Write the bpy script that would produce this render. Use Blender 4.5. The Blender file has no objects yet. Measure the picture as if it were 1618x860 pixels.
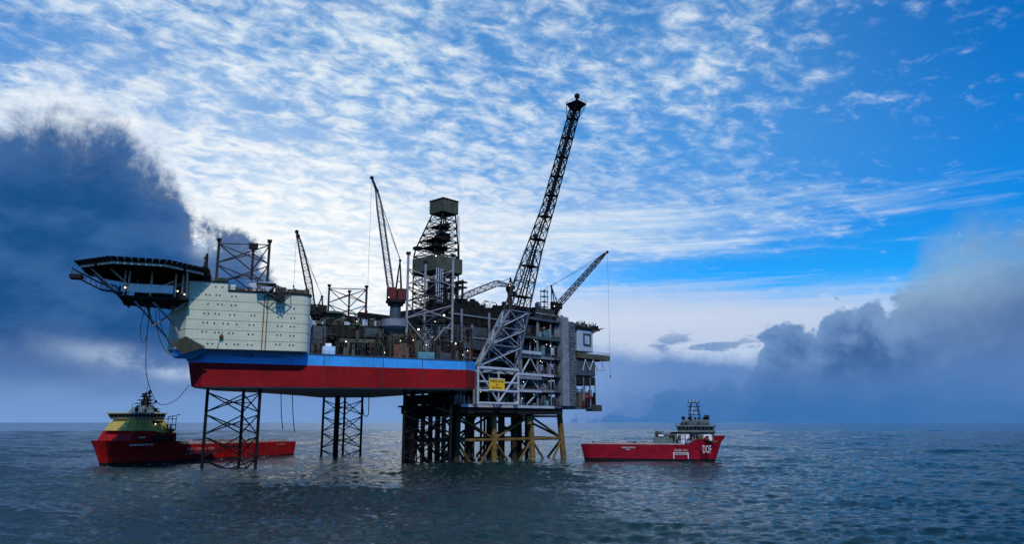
import bpy, bmesh, math, random
import numpy as np
from mathutils import Vector, Matrix, Quaternion
random.seed(7)
SC = bpy.context.scene
COL = SC.collection

# ------------------------------------------------------------------ camera, sun, exposure
PITCH = math.atan(238 / 1200.0)
CAMH = 15.0
cam = bpy.data.cameras.new('camera')
cam.sensor_width = 36.0
cam.lens = 36.0 * 1200.0 / 1618.0
cam.clip_start = 0.5
cam.clip_end = 90000.0
cam_ob = bpy.data.objects.new('camera', cam)
cam_ob.location = (0, 0, CAMH)
cam_ob.rotation_euler = (math.pi / 2 + PITCH, 0, 0)
COL.objects.link(cam_ob)
SC.camera = cam_ob

SUN_EL = math.radians(48.0)
SUN_AZ = math.radians(167.0)            # clockwise from +Y (north): the sun stands behind the camera
sun_dir = Vector((math.sin(SUN_AZ) * math.cos(SUN_EL), math.cos(SUN_AZ) * math.cos(SUN_EL), math.sin(SUN_EL)))
sun = bpy.data.lights.new('sun', 'SUN')
sun.energy = 2.4
sun.angle = math.radians(0.6)
sun.color = (1.0, 0.95, 0.87)
sun_ob = bpy.data.objects.new('sun', sun)
sun_ob.rotation_euler = (-sun_dir).to_track_quat('-Z', 'Y').to_euler()
sun_ob.location = (0, -200, 300)
COL.objects.link(sun_ob)

SC.view_settings.view_transform = 'Standard'
SC.view_settings.look = 'None'
SC.view_settings.exposure = 0.0
SC.view_settings.gamma = 1.0


def lin(r, g, b):
    f = lambda c: (c / 255 / 12.92) if c / 255 <= 0.04045 else ((c / 255 + 0.055) / 1.055) ** 2.4
    return (f(r), f(g), f(b))


# ------------------------------------------------------------------ node expression helper
class X:
    """a scalar socket with arithmetic"""
    nt = None

    def __init__(s, v): s.v = v

    @staticmethod
    def op(o, *a, clamp=False):
        n = X.nt.nodes.new('ShaderNodeMath'); n.operation = o; n.use_clamp = clamp
        for i, q in enumerate(a):
            q = q.v if isinstance(q, X) else q
            if isinstance(q, (int, float)): n.inputs[i].default_value = q
            else: X.nt.links.new(q, n.inputs[i])
        return X(n.outputs[0])

    def __add__(s, o): return X.op('ADD', s, o)
    __radd__ = __add__
    def __sub__(s, o): return X.op('SUBTRACT', s, o)
    def __rsub__(s, o): return X.op('SUBTRACT', o, s)
    def __mul__(s, o): return X.op('MULTIPLY', s, o)
    __rmul__ = __mul__
    def __truediv__(s, o): return X.op('DIVIDE', s, o)


def sstep(x, a, b):
    n = X.nt.nodes.new('ShaderNodeMapRange'); n.interpolation_type = 'SMOOTHSTEP'; n.clamp = True
    X.nt.links.new(x.v, n.inputs[0])
    for i, q in ((1, a), (2, b)):
        if isinstance(q, X): X.nt.links.new(q.v, n.inputs[i])
        else: n.inputs[i].default_value = q
    return X(n.outputs[0])


def bump2(az, el, a0, e0, sa, se):
    """gaussian patch of the sky centred on azimuth a0, elevation e0 (degrees)"""
    da = (az - a0) / sa; de = (el - e0) / se
    return X.op('EXPONENT', (da * da + de * de) * -1.0)


def curve(x, pts):
    """float curve through pts (x ascending)"""
    x0, x1 = pts[0][0], pts[-1][0]; ys = [p[1] for p in pts]; y0, y1 = min(ys), max(ys)
    n = X.nt.nodes.new('ShaderNodeFloatCurve')
    c = n.mapping.curves[0]
    sc = [((p[0] - x0) / (x1 - x0), (p[1] - y0) / (y1 - y0)) for p in pts]
    c.points[0].location = sc[0]; c.points[1].location = sc[-1]
    for q in sc[1:-1]: c.points.new(*q)
    for p in c.points: p.handle_type = 'AUTO_CLAMPED'
    n.mapping.update()
    X.nt.links.new(((x - x0) / (x1 - x0)).v, n.inputs['Value'])
    return X(n.outputs[0]) * (y1 - y0) + y0


def comb(x, y, z=0.0):
    n = X.nt.nodes.new('ShaderNodeCombineXYZ')
    for i, q in enumerate((x, y, z)):
        if isinstance(q, X): X.nt.links.new(q.v, n.inputs[i])
        else: n.inputs[i].default_value = q
    return n.outputs[0]


def noise(vec, scale, detail=4.0, rough=0.55, dist=0.0, lac=2.0):
    n = X.nt.nodes.new('ShaderNodeTexNoise'); n.noise_dimensions = '3D'
    X.nt.links.new(vec, n.inputs['Vector'])
    n.inputs['Scale'].default_value = scale; n.inputs['Detail'].default_value = detail
    n.inputs['Roughness'].default_value = rough; n.inputs['Distortion'].default_value = dist
    n.inputs['Lacunarity'].default_value = lac
    return X(n.outputs[0])


def mixc(fac, a, b):
    n = X.nt.nodes.new('ShaderNodeMix'); n.data_type = 'RGBA'
    if isinstance(fac, X): X.nt.links.new(fac.v, n.inputs[0])
    else: n.inputs[0].default_value = fac
    for i, q in ((6, a), (7, b)):
        if isinstance(q, tuple): n.inputs[i].default_value = (*q, 1.0)
        else: X.nt.links.new(q, n.inputs[i])
    return n.outputs[2]


# ------------------------------------------------------------------ sky
world = bpy.data.worlds.new('World')
SC.world = world
world.use_nodes = True
nt = world.node_tree
nt.nodes.clear(); X.nt = nt
SKY = 0.10
sky = nt.nodes.new('ShaderNodeTexSky'); sky.sky_type = 'NISHITA'; sky.sun_disc = False
sky.sun_elevation = SUN_EL; sky.sun_rotation = SUN_AZ; sky.altitude = 15
sky.air_density = 1.0; sky.dust_density = 0.3; sky.ozone_density = 4.0
tc = nt.nodes.new('ShaderNodeTexCoord')
sp = nt.nodes.new('ShaderNodeSeparateXYZ'); nt.links.new(tc.outputs['Generated'], sp.inputs[0])
dx, dy, dz = X(sp.outputs[0]), X(sp.outputs[1]), X(sp.outputs[2])
D2R = 57.29578
az = X.op('ARCTAN2', dx, dy) * D2R
el = X.op('ARCSINE', dz) * D2R


def sc(r, g, b, k=1.0):
    return tuple(c * k / SKY for c in lin(r, g, b))


hs = nt.nodes.new('ShaderNodeHueSaturation'); hs.inputs['Saturation'].default_value = 1.55; hs.inputs['Value'].default_value = 1.0
hs.inputs['Hue'].default_value = 0.5
nt.links.new(sky.outputs[0], hs.inputs['Color'])
gr = nt.nodes.new('ShaderNodeMix'); gr.data_type = 'RGBA'; gr.blend_type = 'MULTIPLY'; gr.inputs[0].default_value = 1.0
gr.inputs[7].default_value = (0.26, 1.32, 1.58, 1)
nt.links.new(hs.outputs[0], gr.inputs[6])
clear = gr.outputs[2]

# slow warps that keep every edge ragged
wp = comb(az * 0.1, el * 0.1, 3.1)
w1 = noise(wp, 1.6, 3, 0.5) - 0.5
w2 = noise(comb(az * 0.1, el * 0.1, 9.7), 5.0, 5, 0.6) - 0.5
# plane projection for the high cloud sheet
den = X.op('MAXIMUM', dz, 0.0) + 0.10
px_, py_ = dx / den, dy / den
ca, sa_ = math.cos(0.62), math.sin(0.62)
rx = px_ * ca + py_ * sa_
ry = py_ * ca - px_ * sa_
cellv = comb(rx * 0.9, ry * 1.35, 1.7)
n_big = noise(cellv, 1.1, 4, 0.55, 0.3)
n_cell = noise(comb(rx * 1.0, ry * 1.2, 4.4), 12.5, 4.5, 0.6, 0.45)
n_fine = noise(comb(rx, ry * 1.3, 8.8), 26.0, 3, 0.6, 0.4)
# where the sheet is dense: thick on the left, gone at upper right
amount = (bump2(az, el, -24, 22, 24, 14) * 0.60 + bump2(az, el, -2, 24, 17, 13) * 0.40
          + bump2(az, el, -8, 13, 22, 5.5) * 0.22 + bump2(az, el, 14, 18, 14, 5) * 0.16 + bump2(az, el, 17, 25.5, 12, 8) * 0.44)
n_mid = noise(comb(rx, ry * 1.5, 6.2), 4.6, 3, 0.55, 0.6)
sheet = sstep(amount * 0.74 + (n_cell - 0.5) * 1.35 + (n_big - 0.5) * 1.2 + (n_mid - 0.5) * 1.1 + (n_fine - 0.5) * 0.42, 0.05, 0.95)
ac_lit = sstep(n_cell + (n_fine - 0.5) * 0.5 + amount * 0.3, 0.36, 0.95)
ac_col = mixc(ac_lit, sc(136, 188, 232), sc(238, 246, 250))
veil = amount * 0.80 + sstep(el, 34, 60) * 0.35
c = mixc(X.op('MINIMUM', veil, 0.72), clear, sc(104, 168, 226))
c = mixc(sheet * 0.88, c, ac_col)

# long streaked bands low over the rig
st = noise(comb(az * 0.045 + w1 * 0.35, el * 0.42 + w1 * 0.3, 5.5), 3.0, 5, 0.6)
st2 = noise(comb(az * 0.03, el * 0.8 + w2 * 0.2, 2.5), 3.4, 5, 0.6)
bandA = bump2(az, el, 2, 14.2, 26, 2.7)
bandB = bump2(az, el, 4, 7.3, 27, 3.0)
c = mixc(bump2(az, el, 13, 17.5, 15, 4.5) * 0.55, c, sc(78, 152, 226))
bands = sstep(bandA * 0.92 + (st - 0.5) * 1.3, 0.20, 0.95)
c = mixc(bands * 0.90, c, mixc(sstep(st2, 0.35, 0.65), sc(158, 200, 238), sc(218, 230, 245)))
gapm = bump2(az, el, 12, 10.8, 12, 1.35)
c = mixc(sstep(gapm + (st - 0.5) * 0.6 + w2 * 0.5, 0.35, 0.9) * 0.85, c, clear)
bB = sstep(bandB * 1.1 + (st2 - 0.5) * 0.9, 0.25, 0.85)
c = mixc(bB * 0.95, c, mixc(sstep(el + w1 * 3.0, 5.0, 9.0), sc(196, 206, 226), sc(180, 204, 240)))
c = mixc(bump2(az, el, 8, 7.2, 14, 0.9) * 0.75, c, sc(226, 234, 246))

pale = 1.0 - sstep(el + w1 * 1.5, 6.0, 10.5)
c = mixc(pale * 0.92, c, sc(192, 206, 232))

# bright glow where the sheet is thin on the left
glow = bump2(az, el, -17.5, 14.4, 10, 6.0) * 1.05 + bump2(az, el, -12, 9.5, 10, 4.2) * 0.8 + bump2(az, el, -27, 22.5, 9, 3.4) * 0.22 + bump2(az, el, -3, 12.5, 10, 5) * 0.42
c = mixc(X.op('MINIMUM', glow * 0.95 + (n_cell - 0.5) * 0.5 * glow, 1.0), c, mixc(sstep(n_cell * 0.5 + n_big * 0.3 + n_mid * 0.2, 0.42, 0.58), sc(212, 231, 247), sc(252, 253, 254)))

# grey blue bank along the horizon
top = 4.4 + curve(az, [(-60, 1.6), (-34, 1.2), (-15, 1.0), (0, 1.1), (10, 0.6), (17, 0.2), (25, 2.0), (36, 3.6), (60, 3.6)]) + w1 * 3.2 + w2 * 2.2
bank = 1.0 - sstep(el - top, -1.1, 0.9)
lo = mixc(sstep(az, -6, 14), sc(150, 182, 230), sc(90, 132, 192))
lo2 = mixc(sstep(az, -6, 14), sc(132, 164, 214), sc(64, 114, 178))
bk = mixc(sstep(el + w2 * 2.5 + w1 * 2.0, 0.2, 3.6), lo2, lo)
c = mixc(bank * 0.96, c, bk)
# heaped cloud at right: lit fringe, grey body
pw = noise(comb(az * 0.1 + 2.0, el * 0.115, 6.1), 3.6, 7, 0.62, 0.3) - 0.5
edgeR = curve(az, [(10, 1.5), (16.5, 3.4), (18, 5.6), (19.8, 6.9), (21.3, 6.0), (22.4, 7.0), (24.2, 8.6), (25.8, 8.5), (26.6, 7.4), (27.2, 8.3), (28.2, 9.6), (30, 11.2), (32.5, 12.2), (36, 12.6), (60, 12.0), (110, 6.0), (180, 3.0)])
hR = edgeR - el + pw * 6.5 + w1 * 1.5
cum = sstep(hR, -0.12 + sstep(az, 27, 30) * -2.6, 0.6 + sstep(az, 27, 30) * 2.6)
body = sstep(hR + pw * 3.5, 0.2, 4.5)
shade = noise(comb(az * 0.1, el * 0.13, 1.9), 4.2, 5, 0.55, 0.3)
cumc = mixc(body, sc(112, 148, 196), sc(58, 100, 156))
cumc = mixc(sstep(az, 26, 30) * 0.55, cumc, sc(92, 128, 178))
cumc = mixc(sstep(shade, 0.40, 0.75) * 0.55, cumc, sc(110, 146, 196))
topl = bump2(az, el, 31.2, 10.0, 5.4, 3.3)
cumc = mixc(X.op('MINIMUM', topl * 1.0 + (shade - 0.5) * 0.8 * topl, 1.0), cumc, sc(150, 178, 200))
cumc = mixc(bump2(az, el, 35, 7.0, 4.5, 3.5) * 0.6, cumc, sc(66, 100, 150))
low = 1.0 - sstep(el + w1 * 2.2 + pw * 1.6, 2.4, 5.0)
cumc = mixc(low * 0.88, cumc, mixc(sstep(el + w2 * 3 + w1 * 2, 0.6, 3.2), sc(60, 114, 178), sc(78, 122, 182)))
c = mixc(cum * (1.0 - sstep(az, 26, 29) * 0.2), c, cumc)
# a few grey scraps in front of the pale band
scr = sstep(noise(comb(az * 0.11, el * 0.30, 7.3), 2.6, 5, 0.6) + bump2(az, el, 13.5, 5.6, 9, 0.9) * 0.22, 0.66, 0.76) * bump2(az, el, 13, 5.4, 8, 1.3)
c = mixc(scr * 0.8, c, sc(92, 134, 190))

# dark cloud mass at left
pl = noise(comb(az * 0.1, el * 0.1, 11.3), 3.0, 8, 0.66, 0.3) - 0.5
edgeL = curve(az, [(-180, 3.0), (-110, 9.0), (-60, 18.0), (-36, 19.6), (-33.7, 20.2), (-30.7, 20.2), (-28.3, 19.7), (-26.2, 18.6), (-24.6, 16.8), (-23.6, 14.6), (-22.4, 13.2), (-21, 13.4), (-19.6, 13.0), (-18.2, 11.2), (-16.5, 9.0), (-13.5, 7.6), (-10, 5.8), (-7, 3.0)])
hL = edgeL - el + pl * 8.0 + w2 * 2.5 + (n_fine - 0.5) * 0.5
rim = sstep(hL, -2.6, -0.2)
c = mixc(rim * 0.55 * sstep(el, 6, 10), c, sc(244, 249, 252))
dark = sstep(hL, -0.45, 0.9 + sstep(el, 12.5, 17) * 1.7)
dcol = mixc(sstep(hL + pl * 2.0, 0.3, 6.5), sc(74, 108, 160), sc(30, 80, 138))
dcol = mixc(bump2(az, el, -33, 12.5, 9, 4.5) * 0.65, dcol, sc(22, 80, 134))
dn = noise(comb(az * 0.07, el * 0.14 + w1 * 0.3, 14.2), 2.6, 5, 0.55)
dcol = mixc(sstep(dn, 0.40, 0.66) * 0.6, dcol, sc(66, 108, 164))
dcol = mixc((1.0 - sstep(hL + pl * 5.0 + (dn - 0.5) * 5.0, 0.4, 3.6)) * 0.7, dcol, sc(92, 114, 146))
loL = 1.0 - sstep(el + (dn - 0.5) * 5.0, 0.8, 6.2)
dcol = mixc(loL * 0.85, dcol, mixc(sstep(el, 0.0, 4.0), sc(122, 162, 216), sc(112, 146, 198)))
c = mixc(dark, c, dcol)
# torn pale gap under the dark mass
rip = bump2(az, el + (az + 26) * 0.16 + w1 * 2.4, -25, 4.0, 5.5, 0.75) * sstep(dn + w2 * 0.6, 0.30, 0.62)
c = mixc(X.op('MINIMUM', rip * 0.75, 0.8), c, sc(198, 218, 242))
rip2 = bump2(az, el, -22.6, 11.9, 0.7, 0.5)
c = mixc(X.op('MINIMUM', rip2 * (0.7 + w2 * 2.0), 1.0), c, sc(190, 212, 240))

bg = nt.nodes.new('ShaderNodeBackground'); bg.inputs['Strength'].default_value = SKY
out = nt.nodes.new('ShaderNodeOutputWorld')
nt.links.new(c, bg.inputs['Color']); nt.links.new(bg.outputs[0], out.inputs['Surface'])
world.cycles.sampling_method = 'MANUAL'
world.cycles.sample_map_resolution = 512

# ------------------------------------------------------------------ materials
MATS = {}


def mat(name, col, rough=0.5, var=0.25, scale=0.6, metal=0.0, streak=0.0, spec=0.32, grime=(0.05, 0.04, 0.03), bump=0.0):
    """paint over steel: blotchy tone, run-down streaks and fine unevenness"""
    if name in MATS: return MATS[name]
    m = bpy.data.materials.new(name); m.use_nodes = True; t = m.node_tree; X.nt = t
    bs = t.nodes['Principled BSDF']
    co = t.nodes.new('ShaderNodeTexCoord').outputs['Object']
    geo = t.nodes.new('ShaderNodeNewGeometry').outputs['Position']
    n1 = noise(geo, scale, 5, 0.6)
    a = tuple(c * (1 - var) for c in col); b = tuple(min(c * (1 + var * 0.6), 0.9) for c in col)
    cc = mixc(sstep(n1, 0.3, 0.7), a, b)
    if streak:
        s = t.nodes.new('ShaderNodeSeparateXYZ'); t.links.new(geo, s.inputs[0])
        v = comb(X(s.outputs[0]) * 1.6, X(s.outputs[1]) * 1.6, X(s.outputs[2]) * 0.10)
        n2 = noise(v, 1.0, 5, 0.62)
        cc = mixc(sstep(n2, 0.52, 0.80) * streak, cc, grime)
    t.links.new(cc, bs.inputs['Base Color'])
    bs.inputs['Roughness'].default_value = rough
    bs.inputs['Metallic'].default_value = metal
    bs.inputs['Specular IOR Level'].default_value = spec
    if bump:
        bn = t.nodes.new('ShaderNodeBump'); bn.inputs['Strength'].default_value = bump; bn.inputs['Distance'].default_value = 0.3
        t.links.new(noise(geo, 0.9, 3, 0.5).v, bn.inputs['Height']); t.links.new(bn.outputs[0], bs.inputs['Normal'])
    MATS[name] = m
    return m


def lamp_mat(name, col, e):
    m = bpy.data.materials.new(name); m.use_nodes = True
    bs = m.node_tree.nodes['Principled BSDF']
    bs.inputs['Base Color'].default_value = (*col, 1); bs.inputs['Emission Color'].default_value = (*col, 1)
    bs.inputs['Emission Strength'].default_value = e
    MATS[name] = m
    return m


# ------------------------------------------------------------------ sea
def sea(marks):
    fr = np.array([math.exp(q) for q in np.arange(math.log(30.0), math.log(1600.0), 0.0042)])
    far = np.array([math.exp(q) for q in np.arange(math.log(1612.0), math.log(60000.0), 0.03)])
    r = np.concatenate([[0.5, 8.0, 18.0], fr, far])
    th_f = np.arange(-43.0, 43.001, 0.125)
    th_b = np.arange(46.0, 314.1, 4.0)
    th = np.radians(np.concatenate([th_f, th_b]))
    nr, na = len(r), len(th)
    R_, T_ = np.meshgrid(r, th, indexing='ij')
    x = R_ * np.sin(T_); y = R_ * np.cos(T_)
    z = np.zeros_like(x); ox = np.zeros_like(x); oy = np.zeros_like(x)
    rg = np.random.default_rng(11)
    spc = np.maximum(R_ * 0.0042, R_ * math.radians(0.125))
    spc[R_ > 1600] = R_[R_ > 1600] * 0.03
    spc[:, len(th_f):] = R_[:, len(th_f):] * 0.07 + 1
    patch = np.ones_like(x)
    for k in range(6):
        a = rg.uniform(0, 6.28); L = rg.uniform(60, 260); p = rg.uniform(0, 6.28)
        patch += 0.14 * np.sin((x * math.cos(a) + y * math.sin(a)) * 6.283 / L + p)
    crest = np.zeros_like(x); miss = np.zeros_like(x); tot = 0.0
    for L, a, amp in ((52.0, -1.75, .26), (67.0, -2.25, .30), (88.0, -1.45, .36), (43.0, -1.2, .16)):
        k = 6.283 / L; ph = (x * math.cos(a) + y * math.sin(a)) * k + L
        f = np.clip((L / spc - 1.9) / 1.6, 0, 1) * patch
        z += amp * f * np.cos(ph) + .12 * amp * f * np.cos(2 * ph)
    for L in np.exp(np.linspace(math.log(1.15), math.log(75.0), 150)):
        sp_ = 0.95 if L < 14 else 0.5
        a = math.radians(-112) + rg.normal(0, sp_ * 0.62)
        k = 6.283 / L
        s0 = 0.0180 * (2.5 if L < 3.5 else 1.35 if L < 6 else (0.8 if L < 14 else (0.5 if L < 30 else 0.36)))
        amp = s0 / k
        ph = (x * math.cos(a) + y * math.sin(a)) * k + rg.uniform(0, 6.283)
        f = np.clip((L / spc - 1.9) / 1.6, 0, 1) * patch
        A = amp * f; tot += s0 * s0; miss += s0 * s0 * (1 - np.clip((L / spc - 1.9) / 1.6, 0, 1))
        z += A * np.cos(ph); crest += A * k * np.cos(ph)
        ox -= 0.9 * A * math.cos(a) * np.sin(ph); oy -= 0.9 * A * math.sin(a) * np.sin(ph)
    co = np.stack([x + ox, y + oy, z], -1).reshape(-1, 3).astype(np.float32)
    near = (R_ > 60) & (R_ < 1500)
    sd = crest[near].std()
    cap = np.clip((crest - 3.5 * sd) / (0.8 * sd), 0, 1) * near
    foam = cap * .6
    for fx, fy, w in marks:
        d2 = ((x - fx) ** 2 + (y - fy) ** 2) / (w * w)
        foam = np.maximum(foam, 1.15 * np.exp(-d2) * np.clip(.72 + .35 * np.sin(fx * 9 + x * 1.7 + y * .9), 0, 1))
    i = np.arange(nr - 1)[:, None] * na; j = np.arange(na)[None, :]; j2 = (j + 1) % na
    q = np.stack([i + j, i + j2, i + na + j2, i + na + j], -1).reshape(-1, 4)
    me = bpy.data.meshes.new('sea')
    me.vertices.add(len(co)); me.vertices.foreach_set('co', co.ravel())
    me.loops.add(q.size); me.loops.foreach_set('vertex_index', q.ravel().astype(np.int32))
    me.polygons.add(len(q)); me.polygons.foreach_set('loop_start', np.arange(0, q.size, 4, dtype=np.int32))
    me.polygons.foreach_set('use_smooth', np.ones(len(q), dtype=bool))
    at = me.attributes.new('foam', 'FLOAT', 'POINT'); at.data.foreach_set('value', foam.ravel().astype(np.float32))
    a2 = me.attributes.new('unresolved', 'FLOAT', 'POINT'); a2.data.foreach_set('value', np.sqrt(miss / tot).ravel().astype(np.float32))
    me.update(); me.validate()
    if me.polygons[len(q) // 2].normal.z < 0: me.flip_normals()
    o = bpy.data.objects.new('sea', me); COL.objects.link(o); o['kind'] = 'structure'
    m = bpy.data.materials.new('sea_water'); m.use_nodes = True; t = m.node_tree; X.nt = t
    bs = t.nodes['Principled BSDF']
    geo = t.nodes.new('ShaderNodeNewGeometry').outputs['Position']
    sp2 = t.nodes.new('ShaderNodeSeparateXYZ'); t.links.new(geo, sp2.inputs[0])
    gx, gy = X(sp2.outputs[0]), X(sp2.outputs[1])
    v = comb(gx * 0.62 - gy * 0.2, gy * 1.3 + gx * 0.25, 0.0)
    h = noise(v, 0.75, 7, 0.66, 0.5) * 0.9 + noise(v, 3.2, 4, 0.6, 0.4) * 0.2 + noise(v, 0.12, 3, 0.6, 0.3) * 1.4
    bn = t.nodes.new('ShaderNodeBump'); bn.inputs['Strength'].default_value = 0.5; bn.inputs['Distance'].default_value = 0.8
    t.links.new(h.v, bn.inputs['Height']); nz = t.nodes.new('ShaderNodeTexNoise'); nz.inputs['Scale'].default_value = 0.9; nz.inputs['Detail'].default_value = 3
    t.links.new(v, nz.inputs['Vector'])
    v1 = t.nodes.new('ShaderNodeVectorMath'); v1.operation = 'SUBTRACT'; v1.inputs[1].default_value = (0.5, 0.5, 0.5); t.links.new(nz.outputs['Color'], v1.inputs[0])
    v2 = t.nodes.new('ShaderNodeVectorMath'); v2.operation = 'MULTIPLY'; t.links.new(v1.outputs[0], v2.inputs[0])
    ua = t.nodes.new('ShaderNodeAttribute'); ua.attribute_name = 'unresolved'; uf = X(ua.outputs['Fac'])
    t.links.new(comb(uf * 0.9 + 0.10, uf * 1.5 + 0.14, 0.0), v2.inputs[1])
    v3 = t.nodes.new('ShaderNodeVectorMath'); v3.operation = 'ADD'; t.links.new(v2.outputs[0], v3.inputs[0]); t.links.new(bn.outputs[0], v3.inputs[1])
    v4 = t.nodes.new('ShaderNodeVectorMath'); v4.operation = 'NORMALIZE'; t.links.new(v3.outputs[0], v4.inputs[0])
    t.links.new(v4.outputs[0], bs.inputs['Normal'])
    gust = noise(comb(gx, gy, 0), 0.012, 4, 0.6)
    bs.inputs['IOR'].default_value = 1.33
    bs.inputs['Specular IOR Level'].default_value = 0.37
    bs.inputs['Specular Tint'].default_value = (0.86, 0.98, 0.90, 1)
    t.links.new(mixc(sstep(gust, 0.35, 0.65), (0.0040, 0.0165, 0.0160), (0.009, 0.030, 0.028)), bs.inputs['Base Color'])
    t.links.new((sstep(gust, 0.3, 0.7) * 0.04 + 0.03).v, bs.inputs['Roughness'])
    fa = t.nodes.new('ShaderNodeAttribute'); fa.attribute_name = 'foam'
    fn = noise(comb(gx, gy, 0), 1.1, 6, 0.68, 0.6)
    fm = sstep(X(fa.outputs['Fac']) * 0.9 + (fn - 0.5) * 1.5, 0.42, 0.8)
    wb = bs.inputs['Base Color'].links[0].from_socket; wr = bs.inputs['Roughness'].links[0].from_socket
    t.links.new(mixc(fm * 0.75, wb, (0.62, 0.68, 0.70)), bs.inputs['Base Color'])
    t.links.new(X.op('MAXIMUM', X(wr), fm * 0.8).v, bs.inputs['Roughness'])
    me.materials.append(m)
    return o

# ------------------------------------------------------------------ building helpers
class Frame:
    """a plan frame: x along d, y to the left of d"""
    def __init__(s, ox, oy, dx_, dy_):
        L = math.hypot(dx_, dy_); s.o = (ox, oy); s.d = (dx_ / L, dy_ / L); s.n = (-s.d[1], s.d[0])

    def __call__(s, x, y, z):
        return Vector((s.o[0] + x * s.d[0] + y * s.n[0], s.o[1] + x * s.d[1] + y * s.n[1], z))

    def ang(s): return math.atan2(s.d[1], s.d[0])


RIG = Frame(-98.35, 243.0, 83.2, 29.0)
PLT = Frame(-18.0, 290.0, 0.68, 0.733)
SHL = Frame(-147.0, 282.0, 0.411, 0.911)
SHR = Frame(29.6, 314.8, 47.8, -14.9)


def thing(name, loc, label, cat, group=None):
    o = bpy.data.objects.new(name, None); COL.objects.link(o)
    o.location = loc; o['label'] = label; o['category'] = cat
    o.empty_display_size = 2
    if group: o['group'] = group
    return o


def origin(p):
    while p is not None and p.parent is not None: p = p.parent
    return Vector((0, 0, 0)) if p is None else p.location.copy()


class MB:
    def __init__(s): s.bm = bmesh.new()

    def poly(s, pts):
        try: return s.bm.faces.new([s.bm.verts.new(p) for p in pts])
        except ValueError: return None

    def hexa(s, lo, hi):
        """prism between two rings of the same length (world points, counter-clockwise seen from hi)"""
        a = [s.bm.verts.new(p) for p in lo]; b = [s.bm.verts.new(p) for p in hi]; n = len(a)
        for i in range(n):
            j = (i + 1) % n; s.bm.faces.new((a[i], a[j], b[j], b[i]))
        s.bm.faces.new(a[::-1]); s.bm.faces.new(b)
        return s

    def prism(s, fr, pts, z0, z1):
        f0 = z0 if callable(z0) else (lambda x: z0); f1 = z1 if callable(z1) else (lambda x: z1)
        return s.hexa([fr(x, y, f0(x)) for x, y in pts], [fr(x, y, f1(x)) for x, y in pts])

    def box(s, fr, x0, x1, y0, y1, z0, z1):
        return s.prism(fr, [(x0, y0), (x1, y0), (x1, y1), (x0, y1)], z0, z1)

    def rod(s, p0, p1, r, n=6, r1=None):
        p0 = Vector(p0); p1 = Vector(p1); r1 = r if r1 is None else r1
        q = (p1 - p0).to_track_quat('Z', 'Y')
        ring = lambda p, rr: [p + q @ Vector((rr * math.cos(6.2832 * (i + .5) / n), rr * math.sin(6.2832 * (i + .5) / n), 0)) for i in range(n)]
        return s.hexa(ring(p0, r), ring(p1, r1))

    def path(s, pts, r, n=5):
        for a, b in zip(pts[:-1], pts[1:]): s.rod(a, b, r, n)
        return s

    def ball(s, c, r, seg=8):
        g = bmesh.ops.create_uvsphere(s.bm, u_segments=seg, v_segments=max(4, seg // 2 + 1), radius=r)
        for v in g['verts']: v.co += Vector(c)
        return s

    def bevel(s, w, seg=1):
        bmesh.ops.bevel(s.bm, geom=list(s.bm.edges), offset=w, segments=seg, affect='EDGES', clamp_overlap=True)
        return s

    def build(s, name, m, parent=None, kind=None, label=None, smooth=False):
        o0 = origin(parent)
        bmesh.ops.recalc_face_normals(s.bm, faces=list(s.bm.faces))
        for v in s.bm.verts: v.co -= o0
        me = bpy.data.meshes.new(name); s.bm.to_mesh(me); s.bm.free()
        me.materials.append(m)
        if smooth:
            for p in me.polygons: p.use_smooth = True
        o = bpy.data.objects.new(name, me); COL.objects.link(o)
        o.parent = parent
        if kind: o['kind'] = kind
        if label: o['label'] = label
        return o


UNIT = {}


def unit(kind, m):
    k = (kind, m.name)
    if k not in UNIT:
        b = MB()
        if kind == 'rod': b.rod((0, 0, 0), (0, 0, 1), 1.0, 7)
        elif kind == 'box': b.hexa([(-.5, -.5, -.5), (.5, -.5, -.5), (.5, .5, -.5), (-.5, .5, -.5)], [(-.5, -.5, .5), (.5, -.5, .5), (.5, .5, .5), (-.5, .5, .5)])
        elif kind == 'tank': b.rod((0, 0, -.5), (0, 0, .5), .5, 12)
        elif kind == 'ball': b.ball((0, 0, 0), 1.0, 8)
        elif kind == 'window':       # frame proud of the plating with a sunk pane
            for x0, x1, z0, z1 in ((-.5, .5, .38, .5), (-.5, .5, -.5, -.38), (-.5, -.36, -.38, .38), (.36, .5, -.38, .38)):
                b.hexa([(x0, -.12, z0), (x1, -.12, z0), (x1, .1, z0), (x0, .1, z0)], [(x0, -.12, z1), (x1, -.12, z1), (x1, .1, z1), (x0, .1, z1)])
            b.hexa([(-.36, -.04, -.38), (.36, -.04, -.38), (.36, .1, -.38), (-.36, .1, -.38)], [(-.36, -.04, .38), (.36, -.04, .38), (.36, .1, .38), (-.36, .1, .38)])
        bmesh.ops.recalc_face_normals(b.bm, faces=list(b.bm.faces))
        me = bpy.data.meshes.new(kind); b.bm.to_mesh(me); b.bm.free(); me.materials.append(m)
        UNIT[k] = me
    return UNIT[k]


def inst(name, kind, m, parent, M):
    o = bpy.data.objects.new(name, unit(kind, m)); COL.objects.link(o); o.parent = parent
    o.matrix_local = Matrix.Translation(-origin(parent)) @ M
    return o


def rodp(name, p0, p1, r, m, parent):
    p0 = Vector(p0); p1 = Vector(p1); d = p1 - p0
    M = Matrix.Translation(p0) @ d.to_track_quat('Z', 'Y').to_matrix().to_4x4() @ Matrix.Diagonal((r, r, d.length, 1))
    return inst(name, 'rod', m, parent, M)


def boxp(name, c, size, ang, m, parent, kind='box'):
    M = Matrix.Translation(Vector(c)) @ Matrix.Rotation(ang, 4, 'Z') @ Matrix.Diagonal((*size, 1))
    return inst(name, kind, m, parent, M)


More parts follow.
